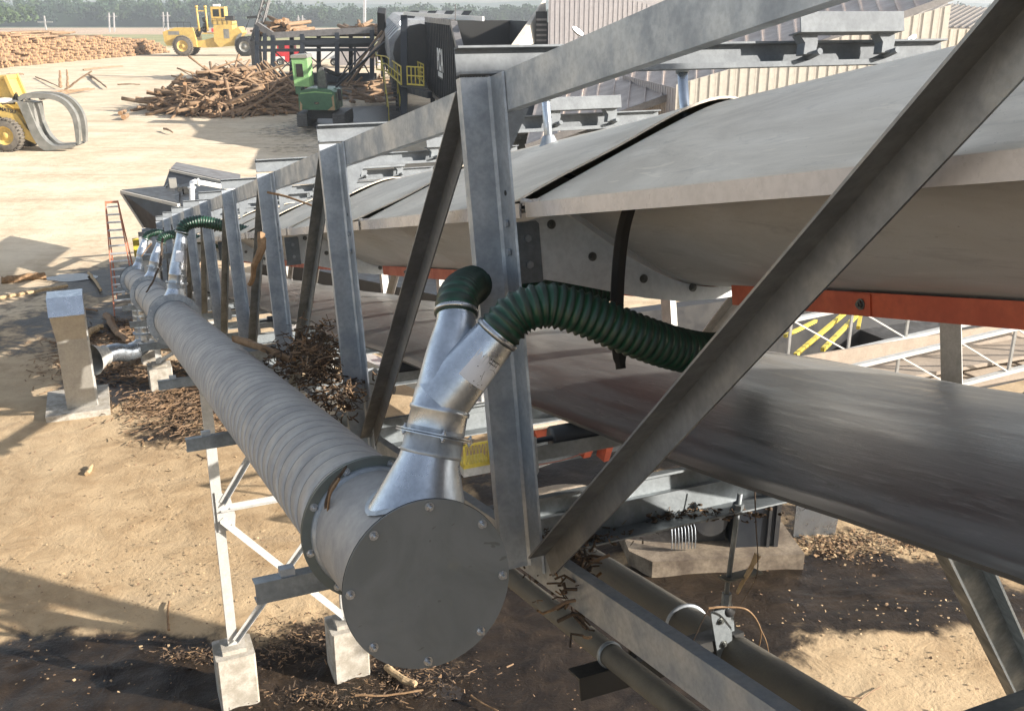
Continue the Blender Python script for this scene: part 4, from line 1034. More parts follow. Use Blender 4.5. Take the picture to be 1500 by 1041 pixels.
# far fields: tan stubble and grass, by distance
sp = nt.nodes.new('ShaderNodeSeparateXYZ'); nt.links.new(v, sp.inputs[0])
fy_ = nt.nodes.new('ShaderNodeMath'); fy_.operation = 'MULTIPLY_ADD'; nt.links.new(far, fy_.inputs[0]); fy_.inputs[1].default_value = 90; nt.links.new(sp.outputs[1], fy_.inputs[2])
grass = mix(nt, ramp(nt, far, (.4, .6)), (.22, .24, .11), (.33, .30, .16))
stub = mix(nt, ramp(nt, far, (.3, .7)), (.50, .38, .27), (.42, .31, .22))
c = mix(nt, ramp(nt, fy_.outputs[0], (235, 262)), yard, grass)
c = mix(nt, ramp(nt, fy_.outputs[0], (385, 410)), c, stub)
c = mix(nt, ramp(nt, fy_.outputs[0], (690, 760)), c, (.10, .13, .07))
nt.links.new(c, bs.inputs['Base Color'])
rg = nt.nodes.new('ShaderNodeMapRange'); nt.links.new(mk, rg.inputs[0]); rg.inputs[3].default_value = .95; rg.inputs[4].default_value = .38
mr = mix(nt, ramp(nt, mid, (.5, .68)), rg.outputs[0], rg.outputs[0])
nt.links.new(rg.outputs[0], bs.inputs['Roughness']); bs.inputs['Specular IOR Level'].default_value = .25
b1 = nt.nodes.new('ShaderNodeBump'); b1.inputs['Strength'].default_value = .7; b1.inputs['Distance'].default_value = .05; nt.links.new(mid, b1.inputs['Height'])
b2 = nt.nodes.new('ShaderNodeBump'); b2.inputs['Strength'].default_value = .5; b2.inputs['Distance'].default_value = .016; nt.links.new(fine, b2.inputs['Height']); nt.links.new(b1.outputs[0], b2.inputs['Normal'])
nt.links.new(b2.outputs[0], bs.inputs['Normal'])
me.materials.append(mt)
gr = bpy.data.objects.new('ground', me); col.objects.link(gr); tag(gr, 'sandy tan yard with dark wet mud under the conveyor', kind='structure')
# puddles
mt, nt, bs = nodes('muddy_water'); bs.inputs['Base Color'].default_value = (.03, .022, .015, 1); bs.inputs['Roughness'].default_value = .06
v = coord(nt); bump(nt, bs, nz(nt, 3, 2, .5, v), .05, .01); MT['water'] = mt
for (px, py, rx, ry, h) in ((100, 406, .75, .4, -.005), (1225, 855, .42, .3, -.055), (300, 985, .6, .25, -.05), (660, 1000, .5, .22, -.05), (790, 930, .6, .3, -.05), (1130, 905, .7, .3, -.055)):
    c = G(px, py); m = M((c.x, c.y, h), Vector((1, 0, 0)), Vector((0, 1, 0)), Z)
    m.poly([(rx*math.cos(a)*(1+.35*noise.noise((math.cos(a)*1.5+px, math.sin(a)*1.5, 0))), ry*math.sin(a)*(1+.35*noise.noise((math.cos(a)*1.5, math.sin(a)*1.5+px, 5))), 0) for a in [2*math.pi*i/40 for i in range(40)]])
    solo('puddle', m, MT['water'], kind='structure')

# chips and twigs on the ground
def litter(regions, n, name, lab, mats, lmin, lmax, rr):
    m = M()
    for i in range(n):
        px, py, rx, ry = random.choice(regions); c = G(px, py)
        x = c.x+random.gauss(0, rx*.55); y = c.y+random.gauss(0, ry*.55); a = random.uniform(0, math.pi*2); L = random.uniform(lmin, lmax)*random.uniform(.5, 1)
        r = rr*random.uniform(.5, 1.5); z = random.uniform(-.01, .03); ca, sa = math.cos(a), math.sin(a)
        m.cur = random.randrange(len(mats))
        p = Vector((x, y, z)); d = Vector((ca, sa, random.uniform(-.1, .18)))
        if L > .12:
            q = p+d*L*.5+Vector((random.gauss(0, 1), random.gauss(0, 1), 0))*L*.08; m.tube([p, q, p+d*L], r, 4, False, False)
        else:
            s_ = Vector((-sa, ca, random.uniform(-.4, .4)))*r*2; b = len(m.v)
            m.v += [p-s_, p+d*L-s_*.6, p+d*L+s_*.7+Z*r, p+s_+Z*r]; m.face([b, b+1, b+2, b+3])
    return solo(name, m, mats, lab, 'litter', kind='stuff')
BR = [MT['bark'], MT['stick'], MT['stick'], MT['debris'], MT['palechip']]
litter([(450, 930, .7, .45), (420, 950, .5, .4), (610, 990, .6, .3), (480, 1020, .9, .2), (290, 960, .5, .16), (560, 950, .6, .5)], 2000, 'bark_litter', 'dark bark strips and twigs in the mud around the near pedestals', [MT['bark'], MT['debris'], MT['debris'], MT['debris'], MT['debris'], MT['stick']], .02, .12, .0032)
litter([(180, 500, 1.5, 1.3), (190, 545, 1.5, .9), (240, 590, .9, .8), (215, 480, 1.2, 1.2), (150, 520, .9, .9), (300, 610, .9, 1.2)], 4500, 'bark_litter', 'reddish brown bark litter between the fan box and the duct', [MT['bark'], MT['stick'], MT['bark'], MT['debris'], MT['bark']], .04, .35, .0065)
litter([(120, 780, 3.0, 3.0), (200, 700, 2.5, 2.5), (1350, 930, 2.2, 1.2), (60, 880, 2, 1.5), (300, 850, 1.2, 1.5)], 1500, 'wood_chips', 'tiny pale wood chips strewn over the open sand', [MT['palechip'], MT['palechip'], MT['bark']], .01, .05, .006)
litter([(900, 950, 1.4, 1.4), (1250, 820, 1.6, .8), (700, 1000, 1.0, .5), (150, 1000, 2.5, .7)], 350, 'wood_chips', 'tiny chips stuck in the dark mud under the belt', [MT['stick'], MT['bark'], MT['bark']], .008, .035, .003)
litter([(1290, 795, 1.1, .35), (1230, 800, .5, .3)], 1500, 'bark_litter', 'band of coarse bark crumbs along the sunlit sand edge beyond the footing', BR, .02, .06, .008)
# ------------------------------------------------------------------ logs
def log_mesh(seed):
    rnd = random.Random(seed); m = M(); n = 9
    pts = [Vector((rnd.uniform(-.25, .25)*math.sin(i/4*math.pi), rnd.uniform(-.25, .25)*math.sin(i/4*math.pi), i/4)) for i in range(5)]
    rr = [1.0, .97, .93, .88, .82]
    b0 = 0
    for i, p in enumerate(pts):
        for j in range(n):
            q = 2*math.pi*j/n; r = rr[i]*(1+rnd.uniform(-.07, .07)); m.v.append(Vector((p.x+math.cos(q)*r, p.y+math.sin(q)*r, p.z)))
    for i in range(4):
        for j in range(n): m.face([i*n+j, i*n+(j+1) % n, (i+1)*n+(j+1) % n, (i+1)*n+j], True)
    m.cur = 1; m.face(list(range(n))[::-1]); m.face([4*n+j for j in range(n)])
    return m
LOGM = [log_mesh(s) for s in range(5)]
LOGS = [mesh_from(m, 'log', [MT['bark'], MT['logend']], Vector((0, 0, 0))) for m in LOGM] + [mesh_from(m, 'log', [MT['barkpale'], MT['logend']], Vector((0, 0, 0))) for m in LOGM]
def put_log(p, d, L, r, lab, group, pale=None):
    me = LOGS[random.randrange(5)+(5 if (random.random() < .5 if pale is None else pale) else 0)]
    m4 = mat_axes(Vector(p), Vector(d)) @ Matrix.Diagonal((r, r, L, 1))
    o = inst('log', me, m4, None); tag(o, lab, 'log', group); return o
def merge_logs(lst, name, lab, group=None):
    """many more logs of the same pile in one mesh"""
    m = M()
    for (p, d, L, r) in lst:
        src = LOGM[random.randrange(5)]; m4 = mat_axes(Vector(p), Vector(d)) @ Matrix.Diagonal((r, r, L, 1)); b = len(m.v)
        m.v += [m4 @ q for q in src.v]; off = 0 if random.random() < .5 else 1
        for f, mi, sm in zip(src.f, src.mi, src.sm): m.f.append([b+i for i in f]); m.mi.append(2 if mi else off); m.sm.append(sm)
    return solo(name, m, [MT['bark'], MT['barkpale'], MT['logend']], lab, 'logs', group, 'stuff')
# tangled pile
pc = Vector((-20.6, 74.5, 0)); rnd = random.Random(4)
mound((pc.x, pc.y+1.5, 0), 5.3, 6.0, 3.0, MT['debris'], 'dark matted core of the tangled log pile', 'bark pile', 'bark_pile', 30, 3, 'stuff', .35)
def pile_pose(rnd, far=False):
    a = rnd.uniform(0, 2*math.pi); q = math.sqrt(rnd.random()); x = pc.x+5.6*q*math.cos(a); y = pc.y+1+5.6*q*math.sin(a)
    zz = max(.12, 3.2*(1-q)**.8*rnd.uniform(.75, 1.08))
    az = rnd.choice((rnd.uniform(-.9, .9), rnd.uniform(0, 2*math.pi), rnd.uniform(-2.6, -.8), math.atan2(y-pc.y, x-pc.x)+rnd.uniform(-.4, .4)))
    el = rnd.gauss(0, .28) - (.35*q if abs(az-math.atan2(y-pc.y, x-pc.x)) < .5 else 0)
    L = rnd.uniform(1.6, 5.2); r = rnd.uniform(.05, .17)
    d = Vector((math.cos(az)*math.cos(el), math.sin(az)*math.cos(el), math.sin(el)))
    p = Vector((x, y, zz)) - d*L*.5
    if p.z < .1: p.z = .1
    if (p+d*L).z < .1: d.z = (.1-p.z)/L; d.normalize()
    return p, d, L, r
PG = 'logs in the tangled pile beyond the sand'
for i in range(165):
    p, d, L, r = pile_pose(rnd); put_log(p, d, L, r, 'one of the crooked logs thrown together in the tangled pile left of the green loader', PG)
merge_logs([pile_pose(rnd) for i in range(200)], 'log_tangle', 'many thinner logs filling out the tangled pile')
merge_logs([(lambda t: (t[0], t[1], t[2]*.8, t[3]*.35))(pile_pose(rnd)) for i in range(500)], 'branch_tangle', 'thin branches sticking out all over the tangled pile')
# tall leaning poles at the right end of the pile
for i in range(9):
    b = G(405+i*7, 165-rnd.uniform(0, 12)); tgt = P(372+i*3+rnd.uniform(-8, 8), 84+rnd.uniform(0, 18), 74)
    put_log(b, tgt-b, (tgt-b).length, .09, 'long pole leaning up at the right end of the tangled pile', 'long poles leaning at the end of the tangled pile', True)
b = G(181, 172, .2); put_log(b, G(198, 162, .2)-b, 1.6, .17, 'short sawn log lying apart at the left end of the tangled pile', None, True)
b = G(176, 166, .2); put_log(b, G(190, 160, .25)-b, 1.3, .15, 'second short log just above the first at the left end of the pile', None, False)
# the long stack, ends towards the camera
s0 = Vector((-66.5, 127, 0)); s1 = Vector((-60.5, 178, 0)); sd = (s1-s0).normalized(); sn = Vector((-sd.y, sd.x, 0)); sn = sn if sn.x < 0 else -sn
lst = []; rnd = random.Random(9); Ls = (s1-s0).length
def stack_top(t): return 3.9*(.86+.16*math.sin(t*5+1)+.08*math.sin(t*13))*(1-max(0, (t-.80)/.2)**2*.75)
for t_ in np.arange(-.25, 1.0, .0074):
    h = stack_top(t_); z = .2
    while z < h:
        p = s0+sd*(Ls*t_+rnd.uniform(-.16, .16)) + Z*z - sn*(rnd.uniform(-1.1, .6)+ (1-z/4)*1.6)
        d = (sn+sd*rnd.uniform(-.05, .05)+Z*rnd.uniform(-.03, .03)); lst.append((p, d, 5.0, rnd.uniform(.13, .21))); z += .34+rnd.uniform(-.05, .05)
lst.sort(key=lambda e: e[0].y)
vis = [q for q in lst if q[0].y > 129][:75]; vs = set(id(q) for q in vis)
for (p, d, L, r) in vis: put_log(p, d, L, r, 'one of the sawn logs in the long stack at the far left', 'sawn logs of the long stack', True)
merge_logs([q for q in lst if id(q) not in vs], 'log_stack', 'long stack of sawn logs with their ends to the camera at the far left')
# darker row lying lengthwise on the left top
merge_logs([(s0+sd*(Ls*.0+rnd.uniform(-4, 20))+sn*rnd.uniform(-.5, 5)+Z*(3.4+rnd.uniform(0, .7)), (sd+sn*rnd.uniform(-.1, .1)), rnd.uniform(5, 9), .16) for i in range(60)], 'log_row', 'brown logs lying lengthwise over the long stack')
# scattered snag beyond the grapple
for i, (x1, y1, x2, y2, h2, r, lab) in enumerate([(95, 132, 135, 104, 1.6, .10, 'pale forked branch sticking up beyond the loader grapple'), (52, 113, 88, 128, .2, .07, 'thin branch lying at the left of the snag'), (33, 141, 130, 130, .3, .13, 'long pale log lying beyond the loader grapple'), (85, 139, 138, 130, .2, .10, 'shorter log beside the long pale log'), (131, 110, 156, 128, .2, .12, 'dark log lying at the right of the snag'), (88, 128, 88, 104, 1.5, .14, 'left broken stump of the upright snag'), (99, 128, 98, 102, 1.7, .14, 'right broken stump of the upright snag'), (10, 110, 35, 109, .1, .12, 'dark log on the sand below the long stack'), (122, 102, 180, 97, .1, .1, 'pale log lying on the sand below the long stack'), (172, 124, 205, 124, .1, .08, 'thin pole left of the tangled pile'), (240, 189, 253, 194, .1, .07, 'dark scrap of bark on the sand below the pile')]):
    a = G(x1, y1, .15); b = G(x2, y2 if h2 < 1 else y1+3, .15) if h2 < 1 else P(x2, y2, (a-Vector((0, 0, H))).y*CT+(H)*ST)
    stick([a, (a+b)/2+Vector((0, 0, .05)), b], r, lab, 'barkpale' if 'pale' in lab or 'forked' in lab else 'bark', 'log', 'fallen_log', 7)

# ------------------------------------------------------------------ machines
def wheel(parent, c, r, w, mat, hubmat, axis=Vector((0, 1, 0)), lugs=28):
    c = Vector(c)
    m = M(); m.lathe(c-axis*w/2, axis, [(0, r*.55), (.0, r*.86), (w*.12, r*.97), (w*.88, r*.97), (w, r*.86), (w, r*.55)], 40)
    X = axis.orthogonal().normalized(); Y = axis.cross(X)
    for i in range(lugs):
        a = 2*math.pi*i/lugs; d = X*math.cos(a)+Y*math.sin(a); tn = axis.cross(d)
        for s_ in (-1, 1):
            mm = M(c+axis*s_*w*.26, tn, axis, d); b = len(m.v)
            mm.box(-r*.055, r*.055, -w*.25, w*.25, r*.93, r*1.03); m.v += mm.v
            for f in mm.f: m.face([b+q for q in f])
    wh = part('wheel', m, mat, parent)
    m = M(); m.lathe(c-axis*w*.5, axis, [(0, r*.55), (.02, r*.52), (w*.25, r*.42), (w*.25, r*.22), (w*.1, r*.18), (w*.1, 0)], 28); m.lathe(c+axis*w*.5, -axis, [(0, r*.55), (.02, r*.52), (w*.25, r*.42), (w*.25, 0)], 28)
    part('rim', m, hubmat, wh); return wh
X1, Y1 = Vector((1, 0, 0)), Vector((0, 1, 0))
# yellow wheel loader at the left edge
o = G(14, 222); S = 1/28.0
def q(px, py): return ((px-14)*S, (222-py)*S*1.03)
wl_ = thing('wheel_loader', 'yellow wheel loader with open log grapple, cut by the left edge of the photo', 'wheel loader', o)
def ML(): return M(o, X1, Y1, Z)
wheel(wl_, o+Vector((0, 0, .84)), .86, .6, MT['tyre'], MT['yellow']); wheel(wl_, o+Vector((0, 2.1, .84)), .86, .6, MT['tyre'], MT['yellow'])
wheel(wl_, o+Vector((-3.1, 0, .84)), .86, .6, MT['tyre'], MT['yellow']); wheel(wl_, o+Vector((-3.1, 2.1, .84)), .86, .6, MT['tyre'], MT['yellow'])
m = ML(); m.prism([q(-110, 205), q(20, 205), q(22, 180), q(-2, 160), q(-40, 150), q(-110, 150)], .3, 1.8); part('chassis', m, MT['yellow'], wl_)
m = ML(); m.prism([q(-30, 172), q(-30, 155), q(5, 156), q(30, 168), q(42, 190), q(56, 205), q(52, 212), q(36, 204), q(22, 182), q(0, 170)], .12, .34); m.prism([q(-30, 172), q(-30, 155), q(5, 156), q(30, 168), q(42, 190), q(56, 205), q(52, 212), q(36, 204), q(22, 182), q(0, 170)], 1.75, 1.97); arm = part('lift_arm', m, MT['yellow'], wl_)
m = ML(); m.tube([(*q(-30, 153)[:1], .4, q(-30, 153)[1]), (q(26, 153)[0], .4, q(26, 153)[1])], .13, 12); m.tube([(q(20, 154)[0], .4, q(20, 154)[1]), (q(40, 152)[0], .4, q(40, 152)[1])], .07, 10); part('tilt_cylinder', m, MT['white'], wl_)
m = ML(); m.box(q(-60, 0)[0], q(3, 0)[0], .5, 1.7, q(0, 150)[1], q(0, 126)[1]); cab = part('cab', m, MT['yellow'], wl_)
m = ML(); m.box(q(-25, 0)[0], q(1, 0)[0], .49, .5, q(0, 148)[1], q(0, 133)[1]); part('window', m, MT['glass'], cab)
m = ML(); m.bar((q(19, 119)[0], .5, q(19, 119)[1]), (q(28, 150)[0], .5, q(28, 150)[1]), .16); m.bar((q(19, 119)[0], 1.7, q(19, 119)[1]), (q(28, 150)[0], 1.7, q(28, 150)[1]), .16); m.box(q(2, 0)[0], q(20, 0)[0], .5, 1.7, q(0, 124)[1], q(0, 119)[1]); m.prism([q(3, 148), q(3, 126), q(18, 122), q(26, 150)], .6, 1.6); part('guard_frame', m, MT['yellow'], wl_)
def smooth_band(outer, inner, y0, y1, mm):
    a = [(*p,) for p in outer]; b = [(*p,) for p in inner]
    n = len(a)
    for i in range(n-1):
        mm.prism([a[i], a[i+1], b[i+1], b[i]], y0, y1)
def curve2(pts, k=5):
    return [(p.x, p.y) for p in spline([Vector((a, b, 0)) for a, b in pts], k)]
up_o = curve2([q(38, 148), q(50, 142), q(85, 143), q(106, 152), q(118, 170), q(120, 190), q(117, 212)]); up_i = curve2([q(40, 156), q(52, 153), q(82, 154), q(98, 160), q(107, 174), q(109, 190), q(110, 210)])
lo_o = curve2([q(36, 152), q(44, 178), q(52, 204), q(64, 220), q(85, 219), q(104, 217), q(112, 214)]); lo_i = curve2([q(56, 156), q(61, 178), q(68, 198), q(80, 210), q(90, 212), q(102, 211), q(110, 211)])
gp_ = thing('log_grapple', 'grey open steel log grapple on the nose of the yellow wheel loader', 'grapple', G(85, 220))
ORG[gp_.name] = Vector(gp_.location)
up_i = [(a*.62+b*.38, c*.62+d*.38) for (a, c), (b, d) in zip(up_i, up_o)]
lo_i = [(a*.75+b*.25, c*.75+d*.25) for (a, c), (b, d) in zip(lo_i, lo_o)]
for y0 in (.0, .85):
    m = ML(); smooth_band(up_o, up_i, y0, y0+.3, m); part('upper_tine', m, MT['grapple'], gp_)
    m = ML(); smooth_band(lo_o, lo_i, y0-.02, y0+.4, m); part('lower_tine', m, MT['grapple'], gp_)
m = ML(); m.tube([(q(70, 148)[0], .1, q(70, 149)[1]), (q(70, 148)[0], 1.1, q(70, 149)[1])], .11, 10); m.tube([(q(60, 205)[0], .1, q(60, 205)[1]), (q(60, 205)[0], 1.2, q(60, 205)[1])], .13, 10); m.box(q(50, 0)[0], q(58, 0)[0], .1, 1.2, q(0, 200)[1], q(0, 155)[1]); part('cross_tube', m, MT['grapple'], gp_)
def text(s, size, m4, mat, parent, ext=.004, bold=0.0):
    cu = bpy.data.curves.new('lettering', 'FONT'); cu.body = s; cu.size = size; cu.extrude = ext; cu.offset = bold; cu.align_x = 'CENTER'; cu.align_y = 'CENTER'
    tmp = bpy.data.objects.new('lettering_curve', cu); me_ = bpy.data.meshes.new_from_object(tmp); bpy.data.objects.remove(tmp); me_.materials.clear(); me_.materials.append(mat)
    o_ = bpy.data.objects.new('lettering', me_); col.objects.link(o_)
    o_.parent = parent; o_.matrix_basis = Matrix.Translation(-ORG[parent.name]) @ m4; return o_
def face_m4(p, right, up):
    right = right.normalized(); nrm = right.cross(up).normalized(); up = nrm.cross(right)
    m_ = Matrix((right, up, nrm)).transposed().to_4x4(); m_.translation = p; return m_
text('KOMATSU', .26, face_m4(o+Vector((q(14, 0)[0], .11, q(0, 164.5)[1])), Vector((1, 0, -.22)), Z), MT['ink'], arm, bold=.008)

m = ML()
for i in range(5): m.tube(spline([(q(18+i*2, 0)[0], .45, q(0, 158)[1]), (q(30+i, 0)[0], .3, q(0, 150-i*2)[1]), (q(42, 0)[0], .35, q(0, 165+i*4)[1]), (q(46+i, 0)[0], .5, q(0, 185)[1])], 4), .03, 6)
part('hydraulic_hose', m, MT['black'], wl_, kind='stuff')
m = ML(); m.box(q(-60, 0)[0], q(20, 0)[0], .28, .3, q(0, 178)[1], q(0, 174)[1]); m.box(q(-14, 0)[0], q(-2, 0)[0], .1, .4, q(0, 205)[1], q(0, 203)[1]); part('step_plate', m, MT['darksteel'], wl_)
# big yellow log stacker in the distance
o = G(312, 82.5); S2 = 1/9.2
def q(px, py): return ((px-312)*S2, (82.5-py)*S2)
st_ = thing('log_stacker', 'big yellow four-wheeled log stacker standing beyond the log pile', 'log stacker', o)
def ML(): return M(o, X1, Y1, Z)
wheel(st_, o+Vector((q(270, 0)[0], 0, 1.55)), 1.55, .9, MT['tyre'], MT['yellow'], lugs=30); wheel(st_, o+Vector((q(270, 0)[0], 3.6, 1.55)), 1.55, .9, MT['tyre'], MT['yellow'], lugs=30)
wheel(st_, o+Vector((q(360, 0)[0], 0, 1.45)), 1.5, .9, MT['darktyre'], MT['grapple'], lugs=30); wheel(st_, o+Vector((q(360, 0)[0], 3.6, 1.45)), 1.5, .9, MT['darktyre'], MT['grapple'], lugs=30)
m = ML(); m.prism([q(243, 62), q(242, 49), q(260, 43), q(286, 43), q(288, 52), q(290, 70), q(285, 70), q(280, 58), q(270, 55), q(260, 58), q(254, 68), q(246, 68)], .1, 3.5); part('rear_body', m, MT['yellow'], st_)
m = ML(); m.prism([q(284, 62), q(300, 60), q(322, 55), q(325, 70), q(300, 71), q(284, 70)], .6, 3.0); part('chassis', m, MT['yellow'], st_)
m = ML(); m.prism([q(315, 62), q(316, 40), q(343, 38), q(343, 46), q(352, 42), q(357, 50), q(352, 55), q(346, 60), q(345, 68), q(322, 70)], .2, 3.4); part('front_body', m, MT['yellow'], st_)
m = ML(); m.prism([q(314, 39), q(313, 32), q(343, 34), q(343, 39)], .4, 3.2); part('deck', m, MT['yellow'], st_)
m = ML(); m.prism([q(345, 68), q(346, 60), q(352, 52), q(357, 50), q(350, 70)], .0, .3); part('arm_base', m, MT['grapple'], st_)
m = ML(); m.box(q(312, 0)[0], q(332, 0)[0], 1.0, 2.8, q(0, 32)[1], q(0, 14.5)[1]); cab = part('cab', m, MT['yellow'], st_)
m = ML(); m.box(q(315, 0)[0], q(324, 0)[0], .98, 1.0, q(0, 28)[1], q(0, 18)[1]); m.box(q(327, 0)[0], q(331, 0)[0], .98, 1.0, q(0, 29)[1], q(0, 17)[1]); part('window', m, MT['glass'], cab)
m = ML(); m.box(q(315, 0)[0], q(324, 0)[0], 1.4, 2.2, q(0, 14)[1], q(0, 11)[1]); part('roof_unit', m, MT['white'], cab)
for x in (294.5, 307):
    m = ML(); m.tube([(q(x, 0)[0], .4, q(0, 48)[1]), (q(x-.8, 0)[0], .4, q(0, 16)[1])], .16, 10); m.tube([(q(x-.8, 0)[0], .4, q(0, 16)[1]), (q(x-.9, 0)[0], .4, q(0, 13)[1])], .24, 10); part('lift_post', m, MT['yellow'], st_)
m = ML(); m.box(q(294, 0)[0], q(308, 0)[0], .3, .5, q(0, 21)[1], q(0, 19.5)[1]); m.box(q(298, 0)[0], q(316, 0)[0], .3, 2.4, q(0, 52)[1], q(0, 50)[1]); part('cross_bar', m, MT['yellow'], st_)
m = ML(); m.ico((q(302, 0)[0], 1.2, q(0, 32)[1]), .55, 1, .2); m.ico((q(303, 0)[0], 1.0, q(0, 40)[1]), .6, 1, .3); m.box(q(332, 0)[0], q(344, 0)[0], 1, 2, q(0, 34)[1], q(0, 27)[1]); part('engine', m, MT['darksteel'], st_)
m = ML(); m.box(q(313, 0)[0], q(315.5, 0)[0], .1, .3, q(0, 49)[1], q(0, 44)[1]); part('extinguisher', m, MT['red'], st_)

for (x0_, x1_, z0_) in ((315, 343, 39), (245, 283, 44)):
    m = ML(); A_, B_ = q(x0_, z0_), q(x1_, z0_)
    m.bar((A_[0], .2, A_[1]+.9), (B_[0], .2, B_[1]+.9), .07)
    for i in range(5): x_ = A_[0]+(B_[0]-A_[0])*i/4; m.bar((x_, .2, A_[1]), (x_, .2, A_[1]+.9), .06)
    part('handrail', m, MT['darksteel'], st_)
m = ML()
for i in range(6): m.tube(spline([(q(286+i, 0)[0], .5+i*.15, q(0, 56)[1]), (q(292+i*2, 0)[0], .4+i*.1, q(0, 46-i)[1]), (q(303, 0)[0], .6+i*.1, q(0, 50)[1])], 4), .07, 6)
part('hydraulic_hose', m, MT['black'], st_, kind='stuff')
m = ML(); m.box(q(250, 0)[0], q(266, 0)[0], .085, .1, q(0, 53)[1], q(0, 48)[1]); m.box(q(330, 0)[0], q(338, 0)[0], .185, .2, q(0, 58)[1], q(0, 45)[1]); part('access_panel', m, MT['grapple'], st_)

# green knuckle loader, seen from behind
o = G(471, 186); S3 = 1/23.2
def q(px, py): return ((px-471)*S3, (187-py)*S3)
gl = thing('tracked_loader', 'green tracked loader seen from behind with a tall pale green cab', 'tracked loader', o)
def ML(): return M(o, X1, Y1, Z)
for (xa, xb) in ((436, 450), (488, 505)):
    m = ML(); x0, x1 = q(xa, 0)[0], q(xb, 0)[0]
    m.prism([(0.0, .45), (.1, .12), (.3, 0), (3.4, 0), (3.7, .15), (3.8, .45), (3.6, .75), (3.4, .85), (.35, .85), (.1, .75)], x0, x1, 'x')
    for i in range(7): m.box(x0-.02, x1+.02, -.03, .04, .06+i*.11, .13+i*.11)
    part('track', m, MT['track'], gl)
m = ML(); m.box(q(450, 0)[0], q(488, 0)[0], .6, 3.0, .45, .95); part('undercarriage', m, MT['darksteel'], gl)
m = ML(); m.prism([q(441, 162), q(441, 138), q(448, 134), q(466, 132.5), q(488, 134), q(494, 138), q(494, 163)], -.2, 2.6); bd = part('body', m, MT['green'], gl)
m = ML(); m.prism([q(444, 138.5), q(466, 136), q(490, 138.5), q(490, 140), q(466, 138), q(444, 140)], -.225, -.2); part('trim_strip', m, MT['lightgreen'], bd)
m = ML(); m.prism([q(442, 163), q(443, 150), q(446, 155), q(445, 163)], -.215, -.2); m.prism([q(493, 163), q(492, 141), q(489, 145), q(490, 157), q(482, 163)], -.215, -.2); part('worn_edge', m, MT['palechip'], bd)
# small leaping animal emblem plate
m = ML(); m.prism([q(463, 153.5), q(464, 151.5), q(467, 151), q(470, 151.5), q(471, 153.5), q(467, 155)], -.22, -.2); em = part('emblem', m, MT['ink'], bd)
m = ML(); m.prism([q(464.5, 153.2), q(466, 152.6), q(468.5, 152.2), q(470, 153), q(468, 153.2), q(466.5, 153.6)], -.235, -.22); part('emblem_figure', m, MT['palechip'], em)
m = ML(); m.prism([q(437, 129), q(435, 90), q(457, 89), q(459, 130)], -.3, 1.2); cab = part('cab', m, MT['lightgreen'], gl)
m = ML(); m.prism([q(434, 90), q(435, 86), q(457, 85), q(458.5, 90)], -.38, 1.3); part('cab_roof', m, MT['tanbox'], cab)
m = ML(); m.prism([q(440, 117), q(439.5, 96.5), q(451.5, 96.5), q(452.5, 117.5)], -.315, -.30); w_ = part('window', m, MT['lightgreen'], cab)
m = ML(); m.prism([q(441.2, 116), q(440.8, 98), q(450.3, 98), q(451.2, 116)], -.33, -.315); part('pane', m, MT['glass'], w_)
m = ML(); m.box(q(437, 0)[0], q(445, 0)[0], -.1, 1, q(0, 140)[1], q(0, 128)[1]); part('cab_riser', m, MT['green'], gl)
m = ML(); m.prism([q(466, 133), q(467, 112), q(470, 105), q(475, 104), q(478, 112), q(479, 133)], .6, 1.1); part('boom', m, MT['track'], gl)
m = ML(); m.bar((q(474, 106)[0], .9, q(0, 106)[1]), (q(490, 132)[0], 2.6, q(0, 118)[1]), .2); m.bar((q(489, 133)[0], 1.6, q(0, 133)[1]), (q(555, 66)[0], 4.5, q(0, 72)[1]), .12); m.bar((q(498, 134)[0], .4, q(0, 134)[1]), (q(499, 150)[0], .4, q(0, 150)[1]), .2); m.bar((q(489, 125)[0], 1.6, q(0, 125)[1]), (q(548, 66)[0], 4.5, q(0, 66)[1]), .07); part('boom_linkage', m, MT['darksteel'], gl)

# ------------------------------------------------------------------ log deck, mast, truck
ld_ = thing('log_deck', 'tall dark blue steel log deck on braced posts behind the green loader', 'log deck', G(470, 120))
zk = 100.0
def PD(x, y, z=zk): return P(x, y, z)
tops = [(400, 53), (443, 51), (494, 49), (545, 45)]
for (x, yt) in tops:
    for dz_ in (0, 9):
        b = PD(x, 122, zk); b.y += dz_; b.z = 0; t = PD(x, yt, zk); t.y += dz_
        m = M(); m.bar(b, t, .42, .42, Y1); part('post', m, MT['binpaint'], ld_)
m = M(); m.bar(PD(377, 122)*1, PD(377, 37), .4, .4, Y1); m.bar(PD(388, 121), PD(388, 50), .35, .35, Y1); part('post', m, MT['binpaint'], ld_)
m = M(); m.bar(PD(376, 36), PD(400, 52), .45, .6); m.bar(PD(400, 52), PD(548, 44), .45, .6); part('edge_beam', m, MT['binedge'], ld_)
for (x1, y1, x2, y2, w) in ((376, 64, 545, 60, .5), (376, 74, 545, 73, .3)):
    m = M(); m.bar(PD(x1, y1), PD(x2, y2), w, w); part('beam', m, MT['binpaint'], ld_)
m = M(PD(400, 51), X1, Y1, Z); m.box(-1.5, 10.5, .3, 11, -.2, .0); part('deck_plate', m, MT['debris'], ld_)
m = M(PD(400, 53), X1, Y1, Z); m.box(3, 10, .6, .9, -1.1, -.2); part('fascia', m, MT['binpaint'], ld_)
for (x1, x2) in ((402, 441), (445, 488), (500, 520), (522, 543)):
    for s_ in (0, 1):
        m = M(); m.bar(PD(x1, 75 if s_ else 112), PD(x2, 112 if s_ else 75), .10, .10); part('brace', m, MT['darksteel'], ld_)
m = M(); m.bar(PD(520, 70), PD(520, 118), .2, .2, Y1); part('post', m, MT['binpaint'], ld_)
